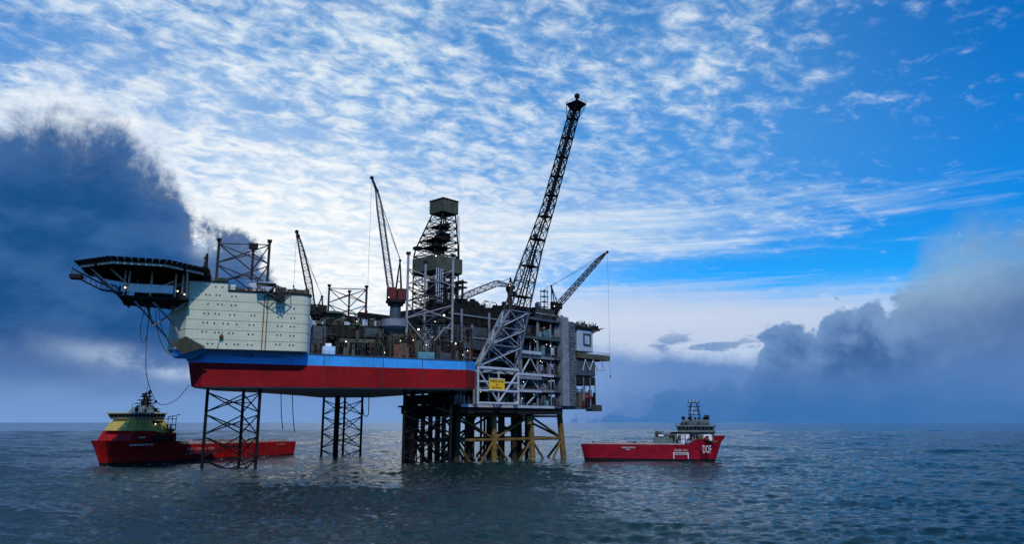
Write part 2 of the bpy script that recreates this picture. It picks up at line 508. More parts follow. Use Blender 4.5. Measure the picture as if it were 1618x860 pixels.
def tankp(name, c, size, ang, m, parent, lying=True):
    """a drum: size = (length, diameter)"""
    M = Matrix.Translation(Vector(c)) @ Matrix.Rotation(ang, 4, 'Z')
    if lying: M = M @ Matrix.Rotation(math.pi / 2, 4, 'Y')
    return inst(name, 'tank', m, parent, M @ Matrix.Diagonal((size[1], size[1], size[0], 1)))


def lampp(p, parent, r=0.34, m=None):
    r *= 0.72
    return inst('work_light', 'ball', m or MATS['lamp_warm'], parent, Matrix.Translation(Vector(p)) @ Matrix.Diagonal((r, r, r, 1)))


def lettering(txt, p, xd, up, width, height, m, parent, name='lettering', depth=0.06):
    cu = bpy.data.curves.new(name, 'FONT'); cu.body = txt; cu.extrude = 0.02; cu.resolution_u = 2
    t = bpy.data.objects.new(name, cu); COL.objects.link(t)
    dg = bpy.context.evaluated_depsgraph_get(); dg.update()
    me = bpy.data.meshes.new_from_object(t.evaluated_get(dg)); me.name = name
    bpy.data.objects.remove(t); bpy.data.curves.remove(cu)
    co = [v.co.copy() for v in me.vertices]
    x0, x1 = min(c.x for c in co), max(c.x for c in co); y0, y1 = min(c.y for c in co), max(c.y for c in co)
    xd = Vector(xd).normalized(); up = Vector(up).normalized(); nn = xd.cross(up); o0 = origin(parent)
    for v, q in zip(me.vertices, co):
        v.co = Vector(p) - o0 + xd * ((q.x - x0) / (x1 - x0) * width) + up * ((q.y - y0) / (y1 - y0) * height) + nn * (q.z / 0.02 * depth)
    me.materials.clear(); me.materials.append(m)
    o = bpy.data.objects.new(name, me); COL.objects.link(o); o.parent = parent
    return o


def railing(pts, parent, m, h=1.1, step=2.0, r=0.05, name='railing'):
    b = MB()
    for a, c in zip(pts[:-1], pts[1:]):
        a = Vector(a); c = Vector(c); n = max(1, int((c - a).length / step))
        for k in range(n + 1):
            q = a.lerp(c, k / n); b.rod(q, q + Vector((0, 0, h)), r, 4)
        for f in (0.5, 1.0): b.rod(a + Vector((0, 0, h * f)), c + Vector((0, 0, h * f)), r, 4)
    return b.build(name, m, parent, kind='stuff')


def lacing_boom(parent, secs, m, bay=2.2, rc=0.16, rl=0.075, side=None):
    """a box lattice: secs = list of (centre, half width, half depth); four chords, laced faces"""
    rings = []
    for i, (c, w, d) in enumerate(secs):
        c = Vector(c)
        nx = Vector(secs[min(i + 1, len(secs) - 1)][0]) - Vector(secs[max(i - 1, 0)][0])
        nx.normalize(); sx = side if side is not None else nx.cross(Vector((0, 0, 1))).normalized(); uz = sx.cross(nx).normalized()
        rings.append([c + sx * (a * w) + uz * (b_ * d) for a, b_ in ((-1, -1), (1, -1), (1, 1), (-1, 1))])
    for a, b_ in zip(rings[:-1], rings[1:]):
        for p, q in zip(a, b_): rodp('boom_chord', p, q, rc, m, parent)
    lb = MB()
    for a, b_ in zip(rings[:-1], rings[1:]):
        L = (a[0] - b_[0]).length; n = max(1, round(L / bay))
        for k in range(n):
            r0 = [p.lerp(q, k / n) for p, q in zip(a, b_)]; r1 = [p.lerp(q, (k + 1) / n) for p, q in zip(a, b_)]
            for f in range(4):
                g = (f + 1) % 4
                if k % 2: lb.rod(r0[f], r1[g], rl, 4)
                else: lb.rod(r0[g], r1[f], rl, 4)
                lb.rod(r1[f], r1[g], rl, 4)
    lb.build('boom_lacing', m, parent, kind='stuff')
    return rings


# ------------------------------------------------------------------ paints
M_RED = mat('hull_red', (0.235, 0.005, 0.008), 0.6, 0.28, 0.12, streak=0.6, bump=0.12, spec=0.12, grime=(0.07, 0.012, 0.008))
M_BLUE = mat('hull_blue', (0.035, 0.30, 0.74), 0.5, 0.18, 0.15, streak=0.4, bump=0.12)
M_BOTTOM = mat('hull_bottom', (0.42, 0.41, 0.39), 0.6, 0.3, 0.2)
M_NAVY = mat('name_navy', (0.006, 0.008, 0.10), 0.5, 0.1)
M_HOUSE = mat('house_green', (0.52, 0.55, 0.42), 0.5, 0.08, 0.2, streak=0.42, grime=(0.25, 0.23, 0.16))
M_HOUSED = mat('house_belt', (0.30, 0.33, 0.25), 0.55, 0.15, 0.5)
M_GLASS = mat('dark_glass', (0.012, 0.016, 0.02), 0.12, 0.1)
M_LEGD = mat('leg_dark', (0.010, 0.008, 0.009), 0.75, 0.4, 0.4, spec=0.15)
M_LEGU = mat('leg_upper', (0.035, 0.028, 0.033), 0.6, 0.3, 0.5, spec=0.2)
M_LEGW = mat('leg_white', (0.27, 0.27, 0.28), 0.5, 0.2, 0.5, streak=0.25)
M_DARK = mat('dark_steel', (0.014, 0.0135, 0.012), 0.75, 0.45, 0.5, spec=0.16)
M_MID = mat('mid_steel', (0.046, 0.045, 0.040), 0.65, 0.35, 0.4, streak=0.3)
M_OLIVE = mat('olive_steel', (0.075, 0.080, 0.052), 0.7, 0.3, 0.4, streak=0.35)
M_GREY = mat('grey_paint', (0.18, 0.20, 0.235), 0.5, 0.22, 0.3, streak=0.3)
M_LGREY = mat('light_grey_paint', (0.37, 0.41, 0.47), 0.5, 0.16, 0.4, streak=0.25)
M_SLATE = mat('slate_paint', (0.055, 0.072, 0.088), 0.5, 0.28, 0.3, streak=0.3)
M_WHITE = mat('white_paint', (0.78, 0.79, 0.80), 0.45, 0.08, 0.4, streak=0.2)
M_BEIGE = mat('beige_paint', (0.46, 0.42, 0.36), 0.55, 0.2, 0.5, streak=0.35)
M_CRED = mat('crane_red', (0.10, 0.010, 0.008), 0.5, 0.25, 0.5)
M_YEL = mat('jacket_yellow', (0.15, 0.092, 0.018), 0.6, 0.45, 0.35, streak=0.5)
M_JDARK = mat('jacket_dark', (0.026, 0.018, 0.008), 0.65, 0.45, 0.35, streak=0.4)  # dark copy of the jacket yellow, its shaded tone put into the colour
M_SIGN = mat('sign_yellow', (0.80, 0.50, 0.02), 0.5, 0.12, 1.2, streak=0.25)
M_INK = mat('sign_ink', (0.10, 0.035, 0.008), 0.6, 0.2)
M_RUST = mat('rusty_brown', (0.13, 0.055, 0.03), 0.7, 0.4, 0.6)
M_TEAL = mat('teal_paint', (0.10, 0.26, 0.30), 0.5, 0.2, 0.5)
M_CBLUE = mat('container_blue', (0.42, 0.62, 0.85), 0.5, 0.12, 0.5)
M_HOSE = mat('hose_rubber', (0.012, 0.014, 0.022), 0.5, 0.2)
lamp_mat('lamp_warm', (1.0, 0.84, 0.55), 4.0)
lamp_mat('lamp_white', (1.0, 0.95, 0.86), 2.6)
RA = RIG.ang(); PA = PLT.ang()


def clutter(parent, fr, x0, x1, y0, y1, z0, z1, n, mats, seed, big=1.0, pipes=0.55):
    """plant between two decks: vessels, cabinets, pipe runs and ducts that stand on or pass through it"""
    rg = random.Random(seed); ang = fr.ang()
    for _ in range(n):
        m = rg.choice(mats); x = rg.uniform(x0, x1); y = rg.uniform(y0, y1); t = rg.random()
        if t < pipes:
            r = rg.choice((0.12, 0.16, 0.22, 0.3)) * big
            if rg.random() < 0.5:
                rodp('pipe', fr(x, y, z0), fr(x, y, z1 - rg.uniform(0, (z1 - z0) * 0.5)), r, m, parent)
            else:
                z = rg.uniform(z0 + 0.4, z1); L = rg.uniform(2, 7) * big
                if rg.random() < 0.6: rodp('pipe', fr(max(x0, x - L / 2), y, z), fr(min(x1, x + L / 2), y, z), r, m, parent)
                else: rodp('pipe', fr(x, y, z), fr(min(x1, x + L * .6), y, max(z0, z - L * rg.uniform(.2, .7))), r, m, parent)
        elif t < pipes + 0.28:
            h = rg.uniform(0.25, 0.75) * (z1 - z0); s1 = rg.uniform(1, 3.2) * big
            boxp('equipment_cabinet', fr(x, y, z0 + h / 2), (s1, rg.uniform(1, 2.5) * big, h), ang, m, parent)
        else:
            d = min(rg.uniform(1.0, 2.4) * big, (z1 - z0) * 0.6); L = rg.uniform(2, 5) * big
            if rg.random() < 0.6: tankp('process_vessel', fr(x, y, z0 + d * 0.6), (L, d), ang, m, parent)
            else:
                h = (z1 - z0) * rg.uniform(.5, .95); tankp('process_vessel', fr(x, y, z0 + h / 2), (h, d), ang, m, parent, False)

# ------------------------------------------------------------------ jack-up rig
zt = lambda x: 38.0 - 0.0150 * x
zb = lambda x: 26.2 + 0.0077 * x
zs = lambda x: 33.8 - 0.0052 * x
rig = thing('jackup_rig', RIG(40, 40, 0), 'huge jack-up drilling rig with a red hull, blue top band and pale green living quarters', 'drilling rig')
back = [(92, 6), (92.5, 14), (70, 101), (46, 103), (37, 80), (21, 50), (3, 26)]
low = [(0, 0), (88, 0)] + back + [(-3.2, 3.4)]
mid = [(0, 0), (88, 0)] + back + [(-4.6, 3.2)]
upp = [(0.0, 0), (88, 0)] + back + [(-7.8, 2.6)]
MB().hexa([RIG(x, y, zb(x)) for x, y in low], [RIG(x, y, zs(x)) for x, y in mid]).build('hull', M_RED, rig)
MB().hexa([RIG(x, y, zs(x)) for x, y in mid], [RIG(x, y, zt(x)) for x, y in upp]).build('hull_top_band', M_BLUE, rig)
sh = [(x * 0.985 + 0.6, y * 0.985 + 0.6) for x, y in low]
MB().prism(RIG, sh, lambda x: zb(x) - 0.35, lambda x: zb(x) - 0.01).build('hull_bottom', M_BOTTOM, rig)
for x in (37.5, 57.3, 71.0):
    rodp('drain_pipe', RIG(x, -0.15, zb(x) + 0.4), RIG(x, -0.15, zt(x) - 0.2), 0.11, M_MID, rig)
b = MB()
for x in np.arange(1.5, 88, 3.4): b.box(RIG, x, x + .14, -0.05, 0.02, zb(x) + 0.3, zs(x) - 0.1)
b.build('hull_weld_seam', M_RED, rig, kind='stuff')
MB().prism(RIG, [(32.5, -0.22), (88.2, -0.22), (88.2, 0.03), (32.5, 0.03)], lambda x: zt(x) - 0.25, lambda x: zt(x) + 0.06).build('fender_rail', M_SLATE, rig)
lettering('MAERSK INTREPID', RIG(8.9, -0.10, 35.85), Vector((*RIG.d, -0.012)), (0, 0, 1), 14.9, 0.95, M_NAVY, rig, depth=0.05)
b = MB()
for q in (87.0, 87.7): b.rod(RIG(q, -.25, zb(87)), RIG(q, -.25, zt(87)), .07, 4)
for z in np.arange(27.2, 36.6, .6): b.rod(RIG(87, -.25, z), RIG(87.7, -.25, z), .05, 4)
b.build('side_ladder', M_DARK, rig, kind='stuff')
for x in (20.0, 44.0, 64.0, 80.0):
    MB().box(RIG, x, x + .5, -.14, .02, zs(x) - 1.1, zs(x) - .5).build('mooring_eye', M_DARK, rig)
railing([RIG(33, 0.4, zt(33)), RIG(60, 0.4, zt(60)), RIG(87.5, 0.4, zt(87.5)), RIG(91, 6, zt(91))], rig, M_DARK)


def make_leg(x0, y0, rot, z1, m_low, m_up, zsplit, hidden=None, up=None):
    """triangular trussed leg: three chords, X bracing in every bay on each face"""
    cs = [(x0, y0), (x0 + 16.6 * math.cos(rot), y0 + 16.6 * math.sin(rot))]
    cs.append((x0 + 16.6 * math.cos(rot + math.pi / 3), y0 + 16.6 * math.sin(rot + math.pi / 3)))
    bay = 7.1; zz = [-3.4 + bay * k for k in range(20)]
    zz = [z for z in zz if z < z1 - 3.5] + [z1 - 0.6]
    if up: zz = [z for z in zz if z < zsplit] + up
    g0 = ((cs[0][0] + cs[1][0] + cs[2][0]) / 3, (cs[0][1] + cs[1][1] + cs[2][1]) / 3)
    gr_ = [(g0[0] + (x - g0[0]) * 1.08, g0[1] + (y - g0[1]) * 1.08) for x, y in cs]
    leg = MB().prism(RIG, gr_, 37.1, 37.6).build('leg', m_up, rig)      # the guide collar at deck level carries the truss
    for z in zz[1:]:
        z -= bay / 2
        if z < -1 or (hidden and hidden[0] < z < hidden[1]) or z > z1 - 8: continue
        for i in range(3):
            p = [(cs[i][0] + cs[(i + 1) % 3][0]) / 2, (cs[i][1] + cs[(i + 1) % 3][1]) / 2]
            q = [(cs[i][0] + cs[(i + 2) % 3][0]) / 2, (cs[i][1] + cs[(i + 2) % 3][1]) / 2]
            rodp('span_brace', RIG(*p, z), RIG(*q, z), 0.13, m_low if z < zsplit else m_up, leg)
    for (x, y) in cs:
        rodp('chord', RIG(x, y, -4), RIG(x, y, zsplit), 0.52, m_low, leg)
        rodp('chord', RIG(x, y, zsplit), RIG(x, y, z1), 0.46, m_up, leg)
    for k in range(len(zz) - 1):
        za, zc = zz[k] + 0.45, zz[k + 1] - 0.45
        if hidden and hidden[0] < za and zc < hidden[1]: continue
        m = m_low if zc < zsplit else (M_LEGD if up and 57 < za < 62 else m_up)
        for i in range(3):
            p, q = cs[i], cs[(i + 1) % 3]
            r = 0.21
            rodp('brace', RIG(*p, za), RIG(*q, zc), r, m, leg)
            rodp('brace', RIG(*q, za), RIG(*p, zc), r, m, leg)
    return cs


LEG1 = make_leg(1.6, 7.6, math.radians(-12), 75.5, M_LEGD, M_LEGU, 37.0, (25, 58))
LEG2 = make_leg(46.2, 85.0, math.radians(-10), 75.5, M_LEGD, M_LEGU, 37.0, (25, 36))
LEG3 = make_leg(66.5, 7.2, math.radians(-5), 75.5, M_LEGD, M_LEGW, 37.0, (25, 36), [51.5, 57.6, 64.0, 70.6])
# raised walkway loads at the leg heads
for lg in (LEG1, LEG2, LEG3):
    for (x, y) in lg:
        boxp('chord_cap', RIG(x, y, 75.9), (1.5, 1.5, 0.9), RA, M_DARK, rig)
rodp('leg_head_beam', RIG(*LEG1[0], 74.6), RIG(*LEG1[1], 74.6), .2, M_LEGU, rig)
rodp('leg_head_beam', RIG(*LEG2[0], 74.6), RIG(*LEG2[1], 74.6), .2, M_LEGU, rig)
boxp('leg_head_winch', RIG(LEG1[2][0], LEG1[2][1], 77.2), (3.2, 2, 2), RA, M_DARK, rig)
rodp('caisson', RIG(51.5, 79.5, -3), RIG(51.5, 79.5, 27), 1.15, M_LEGD, rig)
rodp('caisson', RIG(71.0, 14.5, -3), RIG(71.0, 14.5, 27), 1.0, M_LEGD, rig)

# ---- living quarters
def rounded(x, y, r, a0, a1, n=5):
    return [(x + r * math.cos(a0 + (a1 - a0) * k / n), y + r * math.sin(a0 + (a1 - a0) * k / n)) for k in range(n + 1)]


plan = [(-5.6, -5.5)] + rounded(28.6, -2.1, 3.4, -math.pi / 2, 0) + [(32, 24), (-4, 26), (-11.3, 18), (-11.3, 4.6)]
house = MB().prism(RIG, plan, 37.75, 56.3).build('accommodation_block', M_HOUSE, rig)
MB().prism(RIG, [(-5.6, -5.5), (5.8, -5.5), (5.8, 24), (-4, 26), (-11.3, 18), (-11.3, 4.6)], 56.31, 59.0).build('upper_storey', M_HOUSE, rig)
for z in (40.6, 43.7, 46.8, 49.9, 53.0):
    b = MB()
    pl_ = [(-11.3, 4.6), (-5.6, -5.5)] + rounded(28.6, -2.1, 3.4, -math.pi / 2, 0)
    off = [(-11.4, 4.52), (-5.65, -5.57)] + rounded(28.6, -2.1, 3.47, -math.pi / 2, 0)
    for i in range(len(pl_) - 1):
        b.hexa([RIG(*off[i], z), RIG(*off[i + 1], z), RIG(*pl_[i + 1], z), RIG(*pl_[i], z)],
               [RIG(*off[i], z + .13), RIG(*off[i + 1], z + .13), RIG(*pl_[i + 1], z + .13), RIG(*pl_[i], z + .13)])
    b.build('deck_belt', M_HOUSED, house)
b = MB()
o2 = [(-11.6, 4.3), (-5.75, -5.9)] + rounded(28.6, -2.1, 3.8, -math.pi / 2, 0)
for i in range(1, len(o2) - 1):
    if i == 1:
        b.hexa([RIG(6.0, -5.9, 56.3), RIG(*o2[2], 56.3), RIG(o2[2][0], -5.0, 56.3), RIG(6.0, -5.0, 56.3)],
               [RIG(6.0, -5.9, 56.75), RIG(*o2[2], 56.75), RIG(o2[2][0], -5.0, 56.75), RIG(6.0, -5.0, 56.75)])
    else:
        c_ = (28.6, -2.1)
        b.hexa([RIG(*o2[i], 56.3), RIG(*o2[i + 1], 56.3), RIG(*c_, 56.3)], [RIG(*o2[i], 56.75), RIG(*o2[i + 1], 56.75), RIG(*c_, 56.75)])
b.box(RIG, -5.8, 6.1, -5.9, -5.0, 59.0, 59.4)
b.build('roof_edge', M_DARK, house)
WIN = [(-.5, 54.8), (.6, 54.7), (2.5, 54.8), (3.6, 54.8), (7.2, 54.7), (8.4, 54.7),
       (.3, 51.9), (3.2, 51.9), (4.4, 51.9), (7.3, 51.8), (8.5, 51.8), (-.6, 48.8), (.6, 48.8), (2.6, 48.9), (3.8, 48.8), (7, 48.7), (8.4, 48.7), (13.4, 48.8), (14.5, 48.8),
       (-.7, 45.9), (.5, 45.9), (2.6, 45.8), (5.2, 45.8), (6.6, 45.8), (9.2, 45.7), (13.1, 45.7), (14.4, 45.7),
       (-.8, 43.0), (.4, 43.0), (3.0, 42.9), (4.1, 42.9), (7.1, 42.8), (8.3, 42.8), (13, 42.7), (14.3, 42.7),
       (1.1, 39.3), (2.5, 39.3), (6.6, 39.4), (9, 39.3), (10.1, 39.3), (13, 39.3), (14.2, 39.3),
       (21.8, 51.7), (23, 51.7), (26.6, 51.6), (21.8, 48.6), (23, 48.6), (25.8, 48.5), (26.9, 48.5), (21.8, 45.7), (23, 45.7), (25.8, 45.7), (26.9, 45.7),
       (21.8, 42.8), (22.9, 42.8), (25.8, 42.7), (26.9, 42.7), (21.6, 39.7), (22.8, 39.7), (25.8, 39.6), (26.9, 39.6), (2.2, 57.5), (4.2, 57.5)]
for x, z in WIN:
    inst('window', 'window', M_GLASS, house, Matrix.Translation(RIG(x, -5.5, z)) @ Matrix.Rotation(RA, 4, 'Z') @ Matrix.Diagonal((.40, 1, .46, 1)))
for x in (17.2, 18.3):
    rodp('drain_pipe', RIG(x, -5.75, 37.9), RIG(x, -5.75, 55.6), 0.15, M_RUST, house)
rodp('drain_pipe', RIG(4.0, -5.7, 37.9), RIG(5.2, -5.75, 43.2), 0.09, M_RUST, house)
b = MB(); b.ball(RIG(5.0, -6.2, 41.6), 0.7, 8); b.build('rescue_basket', M_RUST, house)
# roof clutter, parapets, mast
railing([RIG(6.2, -5.4, 56.75), RIG(28.6, -5.4, 56.75), RIG(31.8, -2, 56.75), RIG(31.8, 15, 56.75)], rig, M_DARK)
railing([RIG(-10.5, 5, 59.2), RIG(-5.4, -5.3, 59.4), RIG(5.6, -5.3, 59.4), RIG(5.6, 8, 59.2)], rig, M_DARK)
for x0, x1, y0, y1, z0, z1, m in ((6.6, 8.2, -5, -2, 56.4, 58.6, M_HOUSE), (15, 19.6, -1, 3, 57.6, 60.8, M_LGREY), (8.8, 11.5, -3, 1, 56.4, 57.8, M_RUST), (12.2, 14.4, -3.5, 0, 56.4, 57.6, M_LGREY),
                                (24.2, 30.4, -4.6, 2, 56.4, 58.2, M_OLIVE), (-2.6, 0.6, -5, -2, 59.0, 61.0, M_DARK), (1.6, 5.0, -5, -1.5, 59.0, 60.6, M_OLIVE), (20.5, 23.6, -3, 2, 56.4, 58.8, M_DARK), (12, 15, 8, 14, 56.4, 62.5, M_LGREY)):
    MB().box(RIG, x0, x1, y0, y1, z0, z1).bevel(.08).build('roof_unit', m, rig)
clutter(rig, RIG, 6.5, 31, -4.5, 3, 56.5, 59.2, 36, [M_DARK, M_MID, M_OLIVE, M_LGREY, M_RUST], 3, 0.7)
b = MB()
for dx_, dy_ in ((-.5, -.4), (.5, -.4), (0, .5)): b.rod(RIG(-1.2 + dx_, -4 + dy_, 59), RIG(-1.2 + dx_ * .4, -4 + dy_ * .4, 68.4), .13, 5)
for z in np.arange(60, 68, 1.1): b.rod(RIG(-1.7, -4.4, z), RIG(-.7, -4.4, z + 1), .07, 4); b.rod(RIG(-.7, -4.4, z), RIG(-1.2, -3.5, z + 1), .07, 4)
for z, w in ((63.6, 1.0), (66.4, .8), (64.9, .7)): b.box(RIG, -1.2 - w, -1.2 + w * .6, -4.7, -3.6, z, z + .9)
b.rod(RIG(-1.0, -4, 68), RIG(-1.0, -4, 70.6), .06, 4)
b.build('radio_mast', M_DARK, rig)
# outboard bracket on the quarter roof
b = MB()
G = lambda x, z, y=-8.0: RIG(x, y, z)
for yy in (-6.0, -9.5):
    for a, c_ in (((14.6, 58.3), (20.2, 58.6)), ((20.2, 58.6), (22.2, 53.4)), ((14.6, 57.9), (21.9, 53.6)), ((20.2, 58.4), (17.6, 55.4)), ((20.9, 56.8), (18.9, 55.2)), ((20.2, 58.5), (25.2, 56.6)), ((25.2, 56.6), (22.2, 53.4)), ((23.4, 57.2), (22.0, 54.4)), ((22.4, 57.5), (21.3, 56))):
        b.rod(RIG(a[0], yy, a[1]), RIG(c_[0], yy, c_[1]), .17, 5)
for x, z in ((14.6, 58.3), (20.2, 58.6), (22.2, 53.4), (25.2, 56.6), (17.6, 55.4)): b.rod(RIG(x, -6, z), RIG(x, -9.5, z), .14, 5)
b.build('escape_chute_bracket', M_MID, rig)
MB().box(RIG, 14.4, 20.4, -9.7, -5.9, 58.7, 58.95).build('chute_platform', M_DARK, rig)
MB().box(RIG, 20.6, 23.4, -9.3, -6.2, 53.9, 56.3).bevel(.3).build('escape_chute', M_DARK, rig)

# ---- helideck
hc, hr = (-18.8, -1.4), 18.9
octo = [(hc[0] + hr * math.cos(math.radians(22.5 + 45 * k)), hc[1] + hr * math.sin(math.radians(22.5 + 45 * k))) for k in range(8)]
heli = MB().prism(RIG, octo, 61.3, 62.0).build('helideck', M_DARK, rig)
b = MB()
for k in range(-5, 6):
    w = math.sqrt(max(0, hr * hr * .9 - (k * 3.1) ** 2)) * .97
    b.box(RIG, hc[0] - w, hc[0] + w, hc[1] + k * 3.1 - .15, hc[1] + k * 3.1 + .15, 60.5, 61.28)
b.build('deck_joists', M_DARK, heli)
# edge girder, net frames
for k in range(8):
    p, q = octo[k], octo[(k + 1) % 8]
    sc_ = lambda t, f: (hc[0] + (t[0] - hc[0]) * f, hc[1] + (t[1] - hc[1]) * f)
    MB().hexa([RIG(*sc_(p, .985), 60.6), RIG(*sc_(q, .985), 60.6), RIG(*sc_(q, .965), 60.6), RIG(*sc_(p, .965), 60.6)],
              [RIG(*sc_(p, .985), 61.29), RIG(*sc_(q, .985), 61.29), RIG(*sc_(q, .965), 61.29), RIG(*sc_(p, .965), 61.29)]).build('edge_girder', M_BEIGE, heli)
    n = 8
    for j in range(n):
        a = sc_((p[0] + (q[0] - p[0]) * j / n, p[1] + (q[1] - p[1]) * j / n), 1.0); c_ = sc_((p[0] + (q[0] - p[0]) * (j + .86) / n, p[1] + (q[1] - p[1]) * (j + .86) / n), 1.0)
        MB().hexa([RIG(*a, 61.85), RIG(*c_, 61.85), RIG(*sc_(c_, 1.085), 62.35), RIG(*sc_(a, 1.085), 62.35)],
                  [RIG(*a, 61.98), RIG(*c_, 61.98), RIG(*sc_(c_, 1.085), 62.5), RIG(*sc_(a, 1.085), 62.5)]).build('safety_net_panel', M_DARK, heli)
# the deck below it and the frame between
MB().prism(RIG, [(-24.6, -8), (-5.4, -9.5), (-5.2, 8), (-11.5, 14), (-25.6, 9)], 52.2, 53.0).build('lower_deck', M_DARK, heli)
b = MB()
for k in range(7): b.box(RIG, -24 + k * 2.9, -23.7 + k * 2.9, -7.5, 8, 51.2, 52.19)
b.build('deck_joists', M_DARK, heli)
MB().box(RIG, -22.2, -9.9, -8.6, -8.2, 54.0, 56.6).build('windbreak_panel', M_WHITE, heli)
MB().box(RIG, -21.5, -8, -2, 6, 53.01, 57.5).build('deck_store', M_DARK, heli)
for x, y in ((-23.6, -8.3), (-22.4, -8.3), (-16.2, -8.3), (-9.4, -8.3), (-7.4, -7.5), (-22, 7), (-12, 10)):
    rodp('post', RIG(x, y, 52.9), RIG(x, y, 60.6), 0.32, M_BEIGE, heli)
for p, q in (((-27.6, -10, 60.6), (-22.8, -8.3, 56.4)), ((-10, -8.3, 58), (-14.8, -8.3, 55.4)), ((-24.5, -8.2, 53), (-33, -9, 60.6)), ((-25, 0, 53), (-34, 0, 60.6)), ((-25, 6, 53), (-33, 6, 60.6)), ((-6, -7.6, 53.2), (-6, -12, 60.4))):
    rodp('strut', RIG(*p), RIG(*q), 0.28, M_BEIGE, heli)
# open stair truss on the outer side
st_ = [(-38.2, -7.6, 58.6), (-34.5, -8.4, 56.6), (-30.0, -8.4, 54.4), (-26.0, -8.0, 54.0), (-24.2, -8.0, 51.6)]
for dz_ in (0, 1.9):
    for yo in (0, 2.6):
        for a, c_ in zip(st_[:-1], st_[1:]): rodp('stair_beam', RIG(a[0], a[1] + yo, a[2] + dz_), RIG(c_[0], c_[1] + yo, c_[2] + dz_), .14, M_DARK, heli)
b = MB()
for a, c_ in zip(st_[:-1], st_[1:]):
    for k in range(3):
        f = k / 3; q = [a[i] + (c_[i] - a[i]) * f for i in range(3)]; q2 = [a[i] + (c_[i] - a[i]) * (f + .33) for i in range(3)]
        for yo in (0, 2.6): b.rod(RIG(q[0], q[1] + yo, q[2]), RIG(q[0], q[1] + yo, q[2] + 1.9), .08, 4)
        b.rod(RIG(q[0], q[1], q[2]), RIG(q2[0], q2[1] + 2.6, q2[2]), .08, 4)
for q in st_[:3]: b.rod(RIG(q[0], q[1], q[2] + 1.9), RIG(q[0], q[1] + .5, 60.8), .1, 4)
b.build('stair_rungs', M_DARK, heli)
MB().box(RIG, -38.6, -35.4, -8.6, -5, 57.4, 58.6).build('stair_landing', M_DARK, heli)
clutter(heli, RIG, -9.5, -6, -8.5, -3, 53, 57.4, 16, [M_DARK, M_RUST, M_OLIVE, M_MID], 31, 0.5)
clutter(heli, RIG, -25, -22.5, -8.5, -4, 53, 57.0, 12, [M_DARK, M_RUST, M_MID], 32, 0.5)
railing([RIG(-24.6, -7.9, 53), RIG(-5.4, -9.4, 53)], heli, M_MID)
for p in ((-8.6, -8.4, 55.0), (-23.2, -8.8, 55.2), (-24.2, -7.4, 53.7), (-6.6, -8.5, 54.1)): lampp(RIG(*p), heli, .30)
# raking struts down to the bow
for p, q in (((-20.5, -7.5, 51.4), (-8.6, 0.8, 38.4)), ((-6.0, -7.6, 51.6), (-15.0, -4.6, 44.2)), ((-15.4, -7.6, 51.4), (-9.2, -3.5, 45.2)), ((-18.3, 6, 51.4), (-15.0, -4.6, 44.2)), ((-9.2, -3.4, 45.2), (-6.8, -4.6, 40.4))):
    rodp('raking_strut', RIG(*p), RIG(*q), 0.33, M_GREY, heli)
# mooring platform under the bow corner
bq = [(-9.3, -5.0, 38.9), (-5.75, -6.8, 35.7), (0.5, -6.6, 37.9), (-5.25, -8.5, 40.85)]
MB().hexa([RIG(*q) for q in bq], [RIG(x + .05, y + .35, z + .3) for x, y, z in bq]).build('bow_platform', M_OLIVE, rig)
MB().hexa([RIG(-9.0, 2.4, 35.0), RIG(-3.4, -1.6, 34.6), RIG(0.5, -1.2, 36.4), RIG(-2, 3, 36.4)], [RIG(-10.0, 2.0, 38.8), RIG(-5.8, -3.0, 36.4), RIG(1.5, -4.8, 37.7), RIG(-2, 3, 38.4)]).build('bow_flare', M_BLUE, rig)

# ---- deck houses and plant aft of the quarters
for x0, x1, y0, y1, z0, z1, m in ((35.6, 58.6, 11, 24, 44.6, 49.0, M_DARK), (51.8, 58.2, 10.6, 11.0, 44.8, 48.2, M_SLATE), (43, 59, 9, 12, 42.6, 44.0, M_OLIVE), (33.8, 38.8, 10, 16, 37.6, 48.2, M_SLATE), (39.2, 46, 15, 26, 37.6, 44.5, M_DARK),
                                (47, 59, 14, 26, 37.6, 42.5, M_DARK), (38, 45.6, 16, 26, 49.1, 53.6, M_OLIVE), (69.8, 75.8, 2.0, 5.0, 37, 39.4, M_TEAL), (61.5, 66, 4, 7, 37.2, 42, M_RUST), (77.6, 87, 4, 12, 37, 43.6, M_DARK),
                                (68, 90, 22, 60, 37, 47, M_DARK), (46, 68, 30, 78, 37.4, 46.5, M_DARK), (66, 76, 20, 40, 44, 51, M_MID), (54, 65, 20, 29, 37.4, 49.4, M_OLIVE)):
    MB().box(RIG, x0, x1, y0, y1, z0, z1).bevel(.12).build('deck_module', m, rig)
MB().rod(RIG(41.6, 19, 53.6), RIG(41.6, 19, 54.6), 5.0, 14, 3.2).build('module_dome', M_OLIVE, rig)
clutter(rig, RIG, 34, 60, 7.5, 10.5, 38, 45.0, 110, [M_DARK, M_DARK, M_DARK, M_MID, M_OLIVE, M_RUST], 5, 0.5, 0.85)
clutter(rig, RIG, 34.5, 60, 10, 16, 49, 52.2, 80, [M_DARK, M_MID, M_OLIVE, M_LGREY], 6, 0.7, 0.6)
clutter(rig, RIG, 64.5, 90, 2.5, 8, 37.2, 46.5, 190, [M_DARK, M_DARK, M_DARK, M_MID, M_OLIVE, M_OLIVE, M_RUST, M_GREY], 8, 0.5, 0.8)
clutter(rig, RIG, 64, 92, 6, 16, 45, 53, 110, [M_DARK, M_DARK, M_DARK, M_MID, M_OLIVE, M_GREY], 9, 0.6, 0.8)
for k in range(9):     # hose loops hung along the rail
    x = 43.6 + k * 1.75
    MB().path([RIG(x + .6 * math.cos(t), 7.2, 40.9 + 1.9 * math.sin(t)) for t in np.linspace(0, math.pi, 7)], .12, 5).build('hose_saddle', M_OLIVE, rig)
